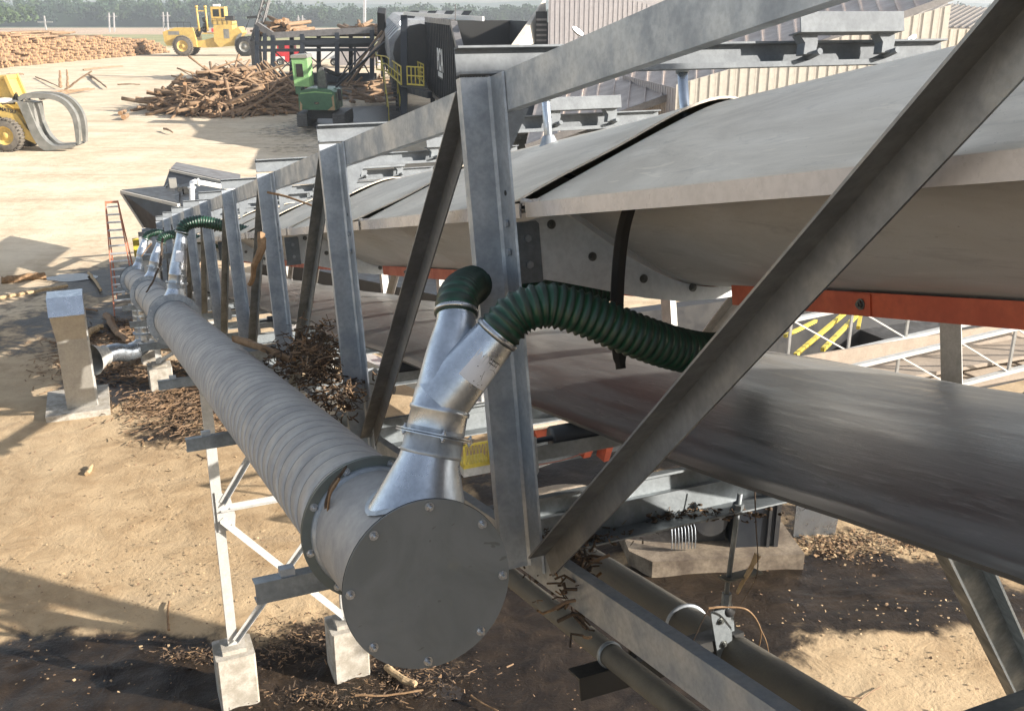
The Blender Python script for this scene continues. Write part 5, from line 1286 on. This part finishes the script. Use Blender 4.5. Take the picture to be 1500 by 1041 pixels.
m = M(PD(376, 108), X1, Y1, Z); m.box(0, 12, .5, 1.0, -1.4, .0); part('base_wall', m, MT['darksteel'], ld_)
rnd = random.Random(12); lst = []
for (xa, xb, yt, n, g) in ((384, 437, 22, 26, 1), (508, 544, 24, 16, 2)):
    for i in range(n):
        x = rnd.uniform(xa, xb); f = 1-abs((x-(xa+xb)/2)/((xb-xa)/2)); yy = 49-(49-yt)*f*rnd.uniform(.15, 1)
        p = PD(x, yy, zk+rnd.uniform(-.2, 2)); az = rnd.uniform(1.1, 2.1); d = Vector((math.cos(az), math.sin(az), rnd.uniform(-.1, .12)))
        put_log(p, d, 4.5, rnd.uniform(.14, .24), 'one of the sawn logs heaped on the left end of the log deck' if g == 1 else 'one of the logs heaped on the right end of the log deck', 'logs heaped on the log deck, left' if g == 1 else 'logs heaped on the log deck, right', True)
    merge_logs([(PD(rnd.uniform(xa+4, xb-4), 47, zk+rnd.uniform(.5, 4))+Z*0, Vector((rnd.uniform(-.6, .6), 1, rnd.uniform(-.1, .2))), 4, .22) for i in range(30)], 'log_heap', 'more logs bedded in the heap on the log deck, %s end' % ('left' if g == 1 else 'right'))
m0 = thing('crane_mast', 'dark lattice crane mast rising out of the photo behind the log deck', 'mast', G(372, 118))
A = PD(374, 60, 103); B = PD(398, -30, 103)
for (dx, dy) in ((-.4, -.4), (.4, -.4), (.4, .4), (-.4, .4)):
    m = M(); m.bar(A+Vector((dx, dy, 0)), B+Vector((dx*.6, dy*.6, 0)), .14); part('mast_leg', m, MT['track'], m0)
for i in range(9):
    a = A.lerp(B, i/9); b = A.lerp(B, (i+1)/9); m = M(); m.bar(a+X1*.4, b-X1*.35, .1); m.bar(a-X1*.4, b+X1*.35, .1); part('lacing', m, MT['track'], m0)
m = M(); m.bar(A-Z*4.5, A, .9); part('mast_foot', m, MT['track'], m0)
for (x1, y1, x2, y2) in ((359, 45, 376, 0), (380, 25, 384, -20)):
    m = M(); m.tube([PD(x1, y1, 102), PD(x2, y2, 102)], .03, 5); part('guy_cable', m, MT['darksteel'], m0)
m = M(); m.bar(PD(362, 26, 101), PD(377, 25, 101), .25); part('mast_arm', m, MT['darksteel'], m0)
# lorry and trailers behind the deck
o = G(428, 97); tk = thing('lorry', 'red and white lorry parked far behind the log deck', 'lorry', o)
m = M(o, X1, Y1, Z); m.box(-2.2, 1.0, 0, 2.4, .5, 2.1); m.box(-1.8, .2, 0, 2.4, 2.1, 3.0); cab = part('cab', m, MT['red'], tk)
m = M(o, X1, Y1, Z); m.box(-1.6, -.8, -.02, 0, 2.2, 2.9); part('window', m, MT['glass'], cab)
m = M(o, X1, Y1, Z); m.box(-2.3, -.9, -.03, 0, .6, 1.2); part('bumper', m, MT['white'], tk)
m = M(o, X1, Y1, Z); m.box(1.2, 6.5, 0, 2.4, .9, 3.2); part('trailer', m, MT['white'], tk)
for x in (-1.5, .5, 2.2, 5.5): wheel(tk, o+Vector((x, 0, .5)), .5, .3, MT['darktyre'], MT['grapple'], lugs=0)
m = M(G(520, 100), X1, Y1, Z); m.box(-2.0, 3.0, 0, 2.5, .3, 2.6); m.box(-2, 3, -.05, 0, 2.4, 2.6); solo('container', m, MT['puregrey'], 'pale grey container far behind the braces of the log deck', 'container')

# ------------------------------------------------------------------ black bin with lettering
bn = thing('chip_bin', 'tall black ribbed steel bin with white lettering and an open sloping mouth', 'bin', G(650, 172))
zh = 6.3
def atz(x, zc, h):         # world point over image column x at depth zc and height h
    p = P(x, 400, zc); k = (x-CX)/F
    # keep camera depth zc: y*CT - (h-H)*ST = zc
    y = (zc + (h-H)*ST)/CT; return Vector((k*zc, y, h))
wA = atz(625, 66, zh); wB = atz(680, 48, zh); wd = Vector((wB.x-wA.x, wB.y-wA.y, 0)); Lw = wd.length; wd.normalize(); wn = Vector((-wd.y, wd.x, 0)); wn = wn if wn.x > 0 else -wn
Lr = Lw*.80; Lm = Lw; Ln = Lw+7.5; hb = 1.9; hl = 4.5
def MB_(): return M(Vector((wA.x, wA.y, 0)), wd, wn, Z)
m = MB_(); m.prism([(0, hb), (Ln, hb), (Ln, hl), (Lm, hl), (Lr, zh), (0, zh)], 0, .08); lw_ = part('side_wall', m, MT['binpaint'], bn)
m = MB_(); m.prism([(0, hb), (Ln, hb), (Ln, hl), (Lm, hl), (Lr, zh), (0, zh)], 5.6, 5.7); m.box(-.02, .1, .08, 5.6, hb, zh); m.box(0, Ln, .08, 5.6, hb, hb+.1); part('inner_walls', m, MT['black'], bn)
s = .35
while s < Ln:
    top_ = zh-.1 if s < Lr else (hl + (zh-hl)*max(0, (Lm-s)/(Lm-Lr)) - .1 if s < Lm else hl-.08)
    m = MB_(); m.box(s-.10, s+.10, -.16, -.002, hb+.1, top_); part('rib', m, MT['binpaint'], lw_); m = MB_(); m.box(s-.11, s-.085, -.165, -.16, hb+.1, top_); part('rib_edge', m, MT['binpaint'], lw_); s += .95
m = MB_(); m.bar((Lr, -.05, zh), (Lm, -.05, hl), .35, .3); m.bar((Lm, -.05, hl), (Ln, -.05, hl), .2, .25); m.bar((0, -.05, zh+.05), (Lr, -.05, zh+.05), .15, .3); m.bar((Lr-.3, 5.65, zh), (Lm, 5.65, hl), .3, .3); part('rim', m, MT['binedge'], bn)
m = MB_(); m.box(0, Ln, -.1, .0, hb-.25, hb); part('base_beam', m, MT['binedge'], bn)
for s in (0.2, 6, 12, 18):
    m = MB_(); m.box(s-.15, s+.15, .1, .4, 0, hb); m.box(s-.15, s+.15, 5.1, 5.4, 0, hb); part('post', m, MT['binpaint'], bn)
pl_ = MB_(); c0 = pl_.pt((Lr*.62, -.19, 4.15))
back = MB_(); back.box(Lr*.62-1.35, Lr*.62+1.35, -.178, -.17, 3.15, 4.75); sgp = part('letter_panel', back, MT['binpaint'], bn)
text('PCA', 1.75, face_m4(c0, wd, Z), MT['white'], sgp, .01, .03)
m = MB_()
for i in range(9): m.box(Lr*.62-1.2+i*.28, Lr*.62-1.2+i*.28+.2, -.19, -.18, 3.25, 3.52)
part('small_print', m, MT['white'], sgp)
# lit flood lamp, top catwalk rail
m = M(); m.bar(atz(592, 63, 6.75), atz(708, 50, 6.55), .10, .22); part('catwalk_edge', m, MT['white'], bn)  # grey rail coloured white to carry its lit top
m = M(); m.bar(atz(667, 52, 6.5), atz(667, 52, 7.25), .05, .05, Y1); part('aerial', m, MT['track'], bn)
m = M(); m.box(0, 0, 0, 0, 0, 0); 
fl = thing('flood_lamp', 'small lit flood lamp on the corner post of the black bin', 'lamp', atz(590, 62, 6.1))
m = M(atz(590, 62, 6.2), X1, Y1, Z); m.lathe((0, 0, 0), Vector((0, -1, -.3)), [(0, .0), (0, .17), (.06, .2), (.08, .2), (.08, 0)], 16); part('lens', m, MT['lamp'], fl)
m = M(); m.tube([atz(590, 62.2, 6.2), atz(596, 62.2, 5.3)], .09, 8); part('bracket', m, MT['track'], fl)
# corner column, platform, railings and stairs
pf = thing('access_platform', 'dark steel platform with yellow handrails beside the black bin', 'platform', G(600, 172))
m = M(); m.bar(atz(592, 62, 0), atz(592, 62, 6.6), .40, .40, Y1); part('column', m, MT['binpaint'], pf)
m = M(); m.bar(atz(595, 62.5, 2.25), atz(630, 58, 2.25), .3, .35); part('beam', m, MT['binpaint'], pf)
m = M()
pts = [atz(549, 108, 2.55), atz(588, 61.5, 2.55), atz(627, 59, 2.55), atz(622, 70, 2.55), atz(575, 108, 2.55)]
m.v = pts + [p-Z*.12 for p in pts]; n = 5; m.f = [list(range(5)), [9, 8, 7, 6, 5]]+[[i, (i+1) % 5, 5+(i+1) % 5, 5+i] for i in range(5)]; m.mi = [0]*7; m.sm = [False]*7
part('deck', m, MT['darksteel'], pf)
def railing(A, B, n, parent, h=1.1, w=.07):
    m = M(); m.bar(A+Z*h, B+Z*h, w); part('handrail', m, MT['railyellow'], parent); m = M(); m.bar(A+Z*h*.52, B+Z*h*.52, w); m.bar(A+Z*.06, B+Z*.06, w*1.4); part('mid_rail', m, MT['railyellow'], parent)
    for i in range(n+1): p = A.lerp(B, i/n); m = M(); m.bar(p, p+Z*h, w*1.1, w*1.1, Y1); part('rail_post', m, MT['railyellow'], parent)
railing(atz(550, 104, 2.6), atz(552, 76, 2.6), 6, pf); railing(atz(566, 74, 2.6), atz(588, 61, 2.6), 5, pf)
railing(atz(593, 76, 2.6), atz(621, 63, 2.6), 8, pf); railing(atz(597, 61, 2.6), atz(621, 60, 2.6), 4, pf); railing(atz(552, 76, 2.6), atz(566, 74, 2.6), 2, pf)
ss = thing('steel_stair', 'dark steel stair with yellow handrails climbing to the platform beside the bin', 'stair', G(578, 178))
T0 = atz(560, 73.5, 2.6); T1 = G(570, 179); sx = (T1-T0); wv = Vector((sx.y, -sx.x, 0)).normalized(); wv = wv if wv.x > 0 else -wv
for s_ in (0, .85):
    m = M(); m.bar(T0+wv*s_, T1+wv*s_, .06, .25); part('stringer', m, MT['darksteel'], ss)
    m = M(); m.bar(T0+wv*s_+Z*1.0, T1+wv*s_+Z*.95, .07); part('handrail', m, MT['railyellow'], ss)
    for i in range(5):
        p = T0.lerp(T1, i/4)+wv*s_; m = M(); m.bar(p, p+Z*1.0, .06, .06, Y1); part('rail_post', m, MT['railyellow'], ss)
for i in range(13):
    p = T0.lerp(T1, (i+.5)/13); m = M(); m.bar(p, p+wv*.85, .22, .04); part('tread', m, MT['track'], ss)
# ribbed debarking drum running back from the bin
dr0 = thing('debarking_drum', 'long grey drum ringed with broad ribs running back from the black bin', 'drum', G(600, 150))
a0 = atz(618, 66, 4.2); a1 = atz(588, 112, 4.6); ax = (a1-a0); La = ax.length; ax.normalize()
m = M(); m.lathe(a0, ax, [(0, 0), (0, 1.9), (La, 1.9), (La, 0)], 16, False); part('shell', m, MT['darksteel'], dr0)
for i in range(11):
    m = M(); m.lathe(a0, ax, [(La*i/11+1.5, 1.9), (La*i/11+1.5, 2.3), (La*i/11+3.4, 2.3), (La*i/11+3.4, 1.9)], 8, False, (Z*.38+X1*.92-ax*(Z*.38+X1*.92).dot(ax)).normalized()); part('ring_rib', m, MT['drum'], dr0)
    m = M(); m.lathe(a0, ax, [(La*i/11+3.4, 1.9), (La*i/11+3.4, 2.12), (La*i/11+5.6, 2.12), (La*i/11+5.6, 1.9)], 8, False, (Z*.38+X1*.92-ax*(Z*.38+X1*.92).dot(ax)).normalized()); part('dark_band', m, MT['binpaint'], dr0)
m = M(); m.bar(atz(560, 95, 2.6), atz(559, 90, 6.9), .7, .7, Y1); part('end_post', m, MT['darksteel'], dr0)
for i in range(5):
    m = M(); m.bar(a0+ax*(5+i*9)+Z*-2.0-X1*1.5, a0+ax*(5+i*9)-Z*4.2-X1*1.5, .5, .5, Y1); part('cradle_post', m, MT['darksteel'], dr0)
for i in range(7):
    c = atz(604+i*13, 74+i*1.2, 6.55); m = M(c, X1, Y1, Z); m.prism([(-.6, -.25), (.05, -.25), (.55, .35), (-.1, .35)], 0, .15)
    solo('slanted_panel', m, MT['drum'] if i % 2 else MT['binpaint'], 'slanted shade panel in the row over the drum, number %s from the left' % ('first', 'second', 'third', 'fourth', 'fifth', 'sixth', 'seventh')[i] , 'panel', 'slanted panels over the drum')
m = M(); m.bar(atz(545, 80, 3.4), atz(572, 95, 5.6), .3, .3); m.bar(atz(500, 88, .6), atz(560, 88, 5.2), .18, .18); m.bar(atz(508, 88, .6), atz(566, 90, 5.0), .18, .18); solo('slanting_poles', m, MT['barkpale'], 'long thin poles slanting up against the drum end', 'poles')
for i, (x, zz, h, a_) in enumerate(((514, 74, .25, 1.3), (660, 60, .2, 2), (530, 88, .3, .5))):
    pass
rnd = random.Random(5)
merge_logs([(G(rnd.uniform(500, 560), rnd.uniform(112, 150), .15), Vector((rnd.uniform(-1, 1), rnd.uniform(-1, 1), .05)), rnd.uniform(.8, 2.6), .12) for i in range(60)], 'log_scraps', 'short log scraps on the dark ground below the drum')

# ------------------------------------------------------------------ sheet metal buildings at the right
def siding(name_mat, pts_bottom_left, right, width, topf, botz, pitch, parent, rib=.05, per=3):
    """vertical ribbed wall; topf(s) gives the top height at s metres along"""
    o_ = pts_bottom_left; nrm = Vector((right.y, -right.x, 0)); nrm = nrm if nrm.y < 0 else -nrm
    if abs(nrm.y) < .3 and nrm.x > 0 and False: nrm = -nrm
    s = 0
    while s < width-.01:
        e = min(width, s+pitch*per); m = M(Vector((o_.x, o_.y, 0)), right, nrm, Z)
        m.prism([(s+.004, botz), (e-.004, botz), (e-.004, topf(e)), (s+.004, topf(s))], -.02, 0)
        for j in range(per):
            c = s+pitch*(j+.5)
            if c < e: m.prism([(c-rib, 0), (c-rib*.5, .035), (c+rib*.5, .035), (c+rib, 0)][::1], 0, 0) if False else m.box(c-rib*.5, c+rib*.5, 0, .018, botz, topf(c)-.01)
        part('siding_panel', m, name_mat, parent); s = e
def roofsheet(pts, parent, mat, n, th=.06, name='roof_panel'):
    """pts: eave a, eave b, ridge b, ridge a -> n ribbed strips running eave to ridge"""
    a, b, c, d = pts; nr_ = (b-a).cross(d-a).normalized(); nr_ = nr_ if nr_.z > 0 else -nr_
    for i in range(n):
        p0, p1 = a.lerp(b, i/n), a.lerp(b, (i+1)/n); q0, q1 = d.lerp(c, i/n), d.lerp(c, (i+1)/n); m = M()
        m.sheet([[p0, p1], [q0, q1]], th, -nr_, False)
        e = (p1-p0).normalized()*.03; m.sheet([[p1-e*2, p1-e*1.0, p1], [q1-e*2, q1-e*1.0, q1]], .05, nr_, False); part(name, m, mat, parent)
bA = thing('sheet_metal_building', 'tall grey ribbed metal building with a pale roof at the top centre', 'building', atz(860, 50, 0))
l0 = atz(801, 50, 0)
bk = Vector((.13, 1, 0)).normalized(); wl0 = Vector((l0.x+.1, l0.y+.12, 0))
r00 = Vector((1, .15, 0)).normalized(); m = M(wl0, r00, bk, Z); m.box(0, 7.5, 0, 62, 0, 7.5); m.box(0, 12, 3, 60, 0, 6.0); part('rear_body', m, MT['puregrey'], bA); r0 = Vector((1, .15, 0)).normalized()
siding(MT['puregrey'], l0, r0, 6.2, lambda s: 7.65-.02*s if s < 1.4 else 8.1-.24*max(0, s-1.4), 3.0, .24, bA, .06, 3)
roofsheet([atz(842, 49.8, 7.75), atz(975, 50.5, 6.6), atz(1180, 62, 9.5), atz(900, 62, 10.5)], bA, MT['cream'], 14)
m = M(); m.bar(atz(842, 49.7, 7.72), atz(985, 50.4, 6.55), .12, .22); part('fascia', m, MT['binedge'], bA)
m = M(); pts = [atz(799, 49.6, 7.6), atz(801, 49.6, 5.6), atz(757, 47, 5.2), atz(744, 47, 5.2)]; m.sheet([[pts[0], pts[1]], [pts[3], pts[2]]], .05, Y1, False); part('lean_plate', m, MT['cream'], bA)
m = M(l0, X1, Y1, Z); m.box(-.6, -.05, .3, .5, 4.5, 6.9); part('corner_panel', m, MT['darksteel'], bA)
for i in range(8): m = M(l0, X1, Y1, Z); m.box(-.58, -.07, .24, .3, 4.8+i*.24, 4.9+i*.24); part('louvre', m, MT['binedge'], bA)
bC = thing('sheet_metal_building', 'lower building with grey and sunlit cream ribbed walls behind the covers', 'building', atz(1100, 31, 0))
zc = 31
def tC(x): return 7-( (112-.285*(x-980)) - 14)/F*zc
c0_ = atz(978, zc, 0); cw = atz(1345, zc, 0)
siding(MT['cream'], c0_, X1, (cw-c0_).x, lambda s: tC(978+s*F/zc), 1.5, .29, bC, .05, 2)
g0 = atz(905, 37, 0); gr_ = (c0_-g0); gl_ = gr_.length; gr_.normalize()
siding(MT['puregrey'], g0, gr_, gl_, lambda s: tC(978)-.1, 1.5, .26, bC, .06, 3)
e0 = atz(770, zc-.6, tC(770)-.05); e1 = atz(1400, zc-.6, tC(1400)-.05)
roofsheet([atz(770, zc-.6, tC(770)-.55), atz(1420, zc-.6, tC(1420)+.0), atz(1380, 46, 9.6), atz(800, 46, 5.0)], bC, MT['roof'], 26)
m = M(); m.bar(atz(770, zc-.65, tC(770)-.62), atz(1420, zc-.65, tC(1420)-.06), .08, .2); part('fascia', m, MT['binedge'], bC)
bD = thing('sheet_metal_building', 'far cream building with a dark ribbed roof at the top right', 'building', atz(1390, 38, 0))
d0 = atz(1318, 38, 0)
siding(MT['cream'], d0, X1, 4.6, lambda s: 6.35-.01*s, 1.5, .30, bD, .05, 3)
roofsheet([atz(1300, 37.4, 6.40), atz(1452, 37.4, 6.32), atz(1486, 50, 6.9), atz(1372, 50, 7.33)], bD, MT['greyroof'], 14)
roofsheet([atz(1228, 37.4, 6.9), atz(1305, 37.4, 6.40), atz(1376, 50, 7.33), atz(1330, 50, 7.9)], bD, MT['greyroof'], 6)
# two lit lamps on arms
for (x, y, z, dxx, lab) in ((847, 46, 12.0, 1, 'lit lamp head on a dark arm in front of the grey building'), (1335, 57, 5.6, -1, 'lit lamp head at the right end of the nearest cross beam')):
    c = P(x, y, z); s_ = z/12.0
    lp = thing('work_lamp', lab, 'lamp', c)
    fwd = (V*.75*dxx+W*(-.55 if dxx > 0 else -.4)).normalized(); nn = (-U+W*.2).normalized()
    m = M(c, fwd, nn.cross(fwd).normalized(), nn); ln = .16*s_ if dxx > 0 else .17*s_*1.6
    ln = .15*(z/12.0)*1.0; ln = 18/F*z/2*1.1; hw = 6/F*z/2
    ov = [(ln*math.cos(t), hw*math.sin(t)) for t in [2*math.pi*i/20 for i in range(20)]]
    m.prism([(ln*1.08*math.cos(t), hw*1.25*math.sin(t)) for t in [2*math.pi*i/20 for i in range(20)]], -hw*1.2, 0, 'z'); part('housing', m, MT['legsteel'], lp)
    m = M(c, fwd, nn.cross(fwd).normalized(), nn); m.prism(ov, .0005, hw*.3, 'z'); part('lens', m, MT['lamp'], lp)
    m = M(); m.tube([c+fwd*ln*.9*(1 if dxx > 0 else -.9)*1, c+(fwd*ln*2.2 if dxx > 0 else fwd*ln*1.0), c+V*ln*(2.6 if dxx > 0 else -1.5)-W*ln*.9], hw*.5, 8)
    part('arm', m, MT['darksteel'], lp)

# ------------------------------------------------------------------ hopper at the tail of the conveyor
hp = thing('feed_hopper', 'big dark flared steel hopper over the far tail of the conveyor', 'hopper', G(240, 360))
def quad(pts, mat, name, lab=None, th=.05):
    m = M(); nn = (pts[1]-pts[0]).cross(pts[3]-pts[0]).normalized(); m.sheet([[pts[0], pts[1]], [pts[3], pts[2]]], th, nn, False); return part(name, m, mat, hp, lab)
a = P(178, 282, 24); b = P(262, 302, 22.5); c = P(258, 340, 22.5); d = P(211, 333, 24)
quad([a, b, c, d], MT['darksteel'], 'near_wall')
quad([P(178, 281, 24), P(262, 301, 22.5), P(262, 272, 26), P(238, 275, 27)], MT['darksteel'], 'left_wall')
quad([P(255, 302, 22.8), P(240, 276, 27), P(300, 262, 27), P(345, 290, 23)], MT['darksteel'], 'floor_plate')
m = M(); m.bar(a+Z*.02, b+Z*.02, .07, .07); part('rim', m, MT['cream'], hp)  # pale rim bars put the lip's lit edge line into the colour
m = M(); m.bar(a, d, .06, .06); part('rim', m, MT['cream'], hp)
e = P(257, 240, 28); f = P(352, 262, 26); g_ = P(352, 284, 26); h_ = P(250, 256, 28)
quad([P(250, 249, 28), P(352, 272, 26), P(352, 258, 28.5), P(258, 240, 30)], MT['binedge'], 'top_flange')  # paler than the walls: the lit top band is put into the colour
m = M(); m.bar(P(250, 250, 28), P(352, 273, 26), .10, .10); part('rim', m, MT['cream'], hp)
quad([P(248, 250, 28), P(352, 273, 26), P(352, 300, 25), P(238, 278, 27)], MT['darksteel'], 'back_wall')
m = M(P(253, 268, 25.5), V, UH, Z); m.box(-.09, .09, -.1, .1, -.12, .12); m.tube([(-.12, 0, -.02), (-.17, 0, -.1)], .03, 8); part('control_box', m, MT['tanbox'], hp)
m = M(P(256, 288, 24.5), V, UH, Z)
for i in range(16): m.box(*(lambda x, y, z: (x, x+.12, y, y+.1, z, z+.1))(random.uniform(-.35, .3), random.uniform(-.1, .1), random.uniform(-.22, .12)))
part('gearbox', m, MT['black'], hp)
wp = thing('air_pipe', 'white painted pipe with an elbow beside the feed hopper', 'pipe', P(282, 305, 21))
m = M(); sp = [P(282, 312, 21), P(281, 272, 21.2), P(281, 268, 21.3), P(285, 266, 21.4), P(345, 277, 22)]; m.tube(sp, .055, 12); part('pipe_run', m, MT['white'], wp)
for (x, y) in ((281, 276), (289, 267)): m = M(); m.lathe(P(x, y, 21.2), Z if y > 270 else V, [(0, .05), (0, .085), (.04, .085), (.04, .05)], 14); part('coupling', m, MT['white'], wp)
m = M(P(199, 352, 25), V, UH, Z); m.box(-.08, .10, -.05, .05, -.75, .05); solo('yellow_post', m, MT['railyellow'], 'short dull yellow post at the far end of the truss', 'post')
m = M(P(204, 346, 24.5), V, UH, Z); m.box(-.02, .28, -.03, .03, -1.2, .1); solo('guard_plate', m, MT['drum'], 'grey guard plate beside the yellow post at the tail of the truss', 'plate')

# ------------------------------------------------------------------ far landscape
def leaf_template(seed, n, R_, H_, size, conical=False):
    rs = np.random.RandomState(seed); out = []
    lobes = [(rs.uniform(-.5, .5)*R_, rs.uniform(-.5, .5)*R_, rs.uniform(.45, .95)*H_, rs.uniform(.35, .6)*R_) for _ in range(9)]
    for i in range(n):
        lx_, ly_, lz_, lr_ = lobes[rs.randint(len(lobes))]; d = rs.normal(size=3); d /= np.linalg.norm(d); d *= lr_*rs.uniform(.75, 1.05)
        c = np.array([lx_+d[0], ly_+d[1], lz_+d[2]*.9]); a = rs.normal(size=3); a /= np.linalg.norm(a); b = np.cross(a, rs.normal(size=3)); b /= np.linalg.norm(b); b *= size*rs.uniform(.5, 1); a *= size*rs.uniform(.5, 1)
        out.append([c-a-b, c+a-b*.4, c+a*.6+b, c-a*.5+b])
    return np.array(out)
TPL = [leaf_template(s, 150, 5.2, 14, .85) for s in range(6)]
def forest(name, lab, places, mats):
    V_, MI = [], []
    rs = np.random.RandomState(3)
    for (x, y, z, sc_, sh, mi) in places:
        t = TPL[rs.randint(len(TPL))].reshape(-1, 3).copy(); an_ = rs.uniform(0, 6.28); ca, sa = math.cos(an_), math.sin(an_)
        t2 = np.stack([t[:, 0]*ca-t[:, 1]*sa, t[:, 0]*sa+t[:, 1]*ca, t[:, 2]*sh], 1)*sc_ + np.array([x, y, z]); V_.append(t2); MI += [mi]*(len(t)//4)
    vv = np.concatenate(V_); me_ = bpy.data.meshes.new(name); nq = len(vv)//4
    me_.vertices.add(len(vv)); me_.vertices.foreach_set('co', vv.astype(np.float32).ravel()); me_.loops.add(nq*4); me_.loops.foreach_set('vertex_index', np.arange(nq*4, dtype=np.int32)); me_.polygons.add(nq); me_.polygons.foreach_set('loop_start', np.arange(0, nq*4, 4, dtype=np.int32)); me_.update(calc_edges=True)
    for mt_ in mats: me_.materials.append(mt_)
    me_.polygons.foreach_set('material_index', MI); o_ = bpy.data.objects.new(name, me_); col.objects.link(o_); return tag(o_, lab, 'woodland', kind='stuff')
rs = np.random.RandomState(8); pl = []
for i in range(1500):
    x = rs.uniform(-560, 420); row = rs.uniform(0, 1)**1.5; y = 700+row*150+.06*abs(x)
    pl.append((x, y, -5.0, rs.uniform(.80, 1.12), (rs.uniform(1.0, 1.42) if x < -175 else rs.uniform(.72, 1.05)), int(rs.rand() < .3)))
forest('tree_line', 'long hazy line of pine and broadleaf trees beyond the far field', pl, [MT['leaf'], MT['leaf2']])
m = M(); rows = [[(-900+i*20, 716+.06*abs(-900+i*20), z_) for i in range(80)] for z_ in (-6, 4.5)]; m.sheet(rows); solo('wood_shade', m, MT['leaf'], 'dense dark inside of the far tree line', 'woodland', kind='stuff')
pl = [(-300*1.0+rs.uniform(-24, 26)*1.0+24, 500+rs.uniform(-10, 45), -3, rs.uniform(.75, 1.0), rs.uniform(.8, 1.0), 1) for i in range(60)]
forest('tree_clump', 'nearer clump of bushy green trees at the far left edge', pl, [MT['leaf'], MT['leaf2']])
m = M(); rows = []
for (y, k_) in ((2300, 0), (2600, 1), (3400, .4)):
    rows.append([(-3000+i*60, y, -6+(26+10*noise.noise((i*.09, y*.001, 0))+5*noise.noise((i*.5, 0, 4)))*k_) for i in range(101)])
m.sheet(rows); solo('hills', m, MT['leaf'], 'low wooded ridge on the horizon', kind='structure')
for (x, yt, yb, w, lab) in ((163, 19, 48, 7, 'leftmost twin-pole power pylon in the field'), (242, 18, 38, 6, 'second twin-pole power pylon left of the log stacker'), (440, 23, 42, 6, 'twin-pole power pylon seen above the log deck')):
    zz = 400; b = P(x, yb, zz); t = P(x, yt, zz); wd_ = w/F*zz/2; py_ = thing('power_pylon', lab, 'pylon', b)
    for s_ in (-1, 1): m = M(); m.bar(b+X1*s_*wd_-Z*4, t+X1*s_*wd_, .45, .45, Y1); part('pole', m, MT['pylon'], py_)
    m = M(); m.bar(t-X1*wd_*2.2-Z*1.4, t+X1*wd_*2.2-Z*1.4, .5, .4); part('cross_arm', m, MT['pylon'], py_)
m = M(); m.bar(G(534, 100), P(534, -10, 133), .32, .32, Y1); solo('utility_pole', m, MT['pylon'], 'single tall utility pole rising behind the log deck', 'pole')
m = M(); b = P(67, 40, 330); m.bar(b-Z*3, b+Z*3.6, .4, .4, Y1); m.bar(b+Z*1.6-X1*2.5, b+Z*1.6+X1*2.5, .3, .3); solo('utility_pole', m, MT['pylon'], 'short utility pole with a cross arm in front of the tree clump at the left', 'pole')
# haze
m = M(); m.box(-1500, 1500, -30, 1700, -14, 60)
hz_ = solo('haze', m, [], 'thin morning haze over the yard and fields', kind='stuff')
hm = bpy.data.materials.new('pale_haze'); hm.use_nodes = True; hn = hm.node_tree; hn.nodes.clear(); ho = hn.nodes.new('ShaderNodeOutputMaterial'); hv = hn.nodes.new('ShaderNodeVolumePrincipled')
hv.inputs['Color'].default_value = (.88, .94, 1, 1); hv.inputs['Density'].default_value = .0005; hv.inputs['Anisotropy'].default_value = .3; hn.links.new(hv.outputs[0], ho.inputs['Volume'])
hz_.data.materials.append(hm)

# ------------------------------------------------------------------ unseen shapes added outside the frame to cast shade
def upsun(px, py, mdist):
    g = G(px, py); s = Vector((math.sin(SUN_AZ), math.cos(SUN_AZ), math.tan(SUN_EL))); return g + s*mdist
nb_ = thing('shadow_truss', 'unseen steel truss added to cast the lattice shadow across the lower left sand', 'truss', upsun(300, 925, 13)*1)  # added bars, set up-sun of where their shadow should land
a1, b1_ = upsun(-60, 830, 13.0), upsun(330, 932, 13.0); dd_ = (b1_-a1)
m = M(); m.bar(a1-dd_*.3, b1_+dd_*.2, .32, .32); part('chord', m, MT['galvdark'], nb_)
a2, b2 = upsun(-60, 896, 13.0), upsun(250, 926, 13.0)
m = M(); m.bar(a2, b2, .13, .13); part('lower_rod', m, MT['galvdark'], nb_)
m = M(); m.bar(upsun(12, 852, 13.0), upsun(92, 952, 13.0), .2, .2); part('diagonal', m, MT['galvdark'], nb_)
dh = thing('shade_house', 'unseen grey sheet metal shell added behind the camera to shade the near conveyor', 'building', K(2, -8, -7))  # added shell, sized to keep sun off the near conveyor
m = M(K(0, -6, 0), V, UH, Z); m.box(.25, 8.0, -7, -6.9, -7, 2.4); m.box(.25, 8.0, -7, .2, 2.4, 2.5); m.box(7.9, 8.0, -6.9, .2, -7, 2.4); part('shell', m, MT['puregrey'], dh)
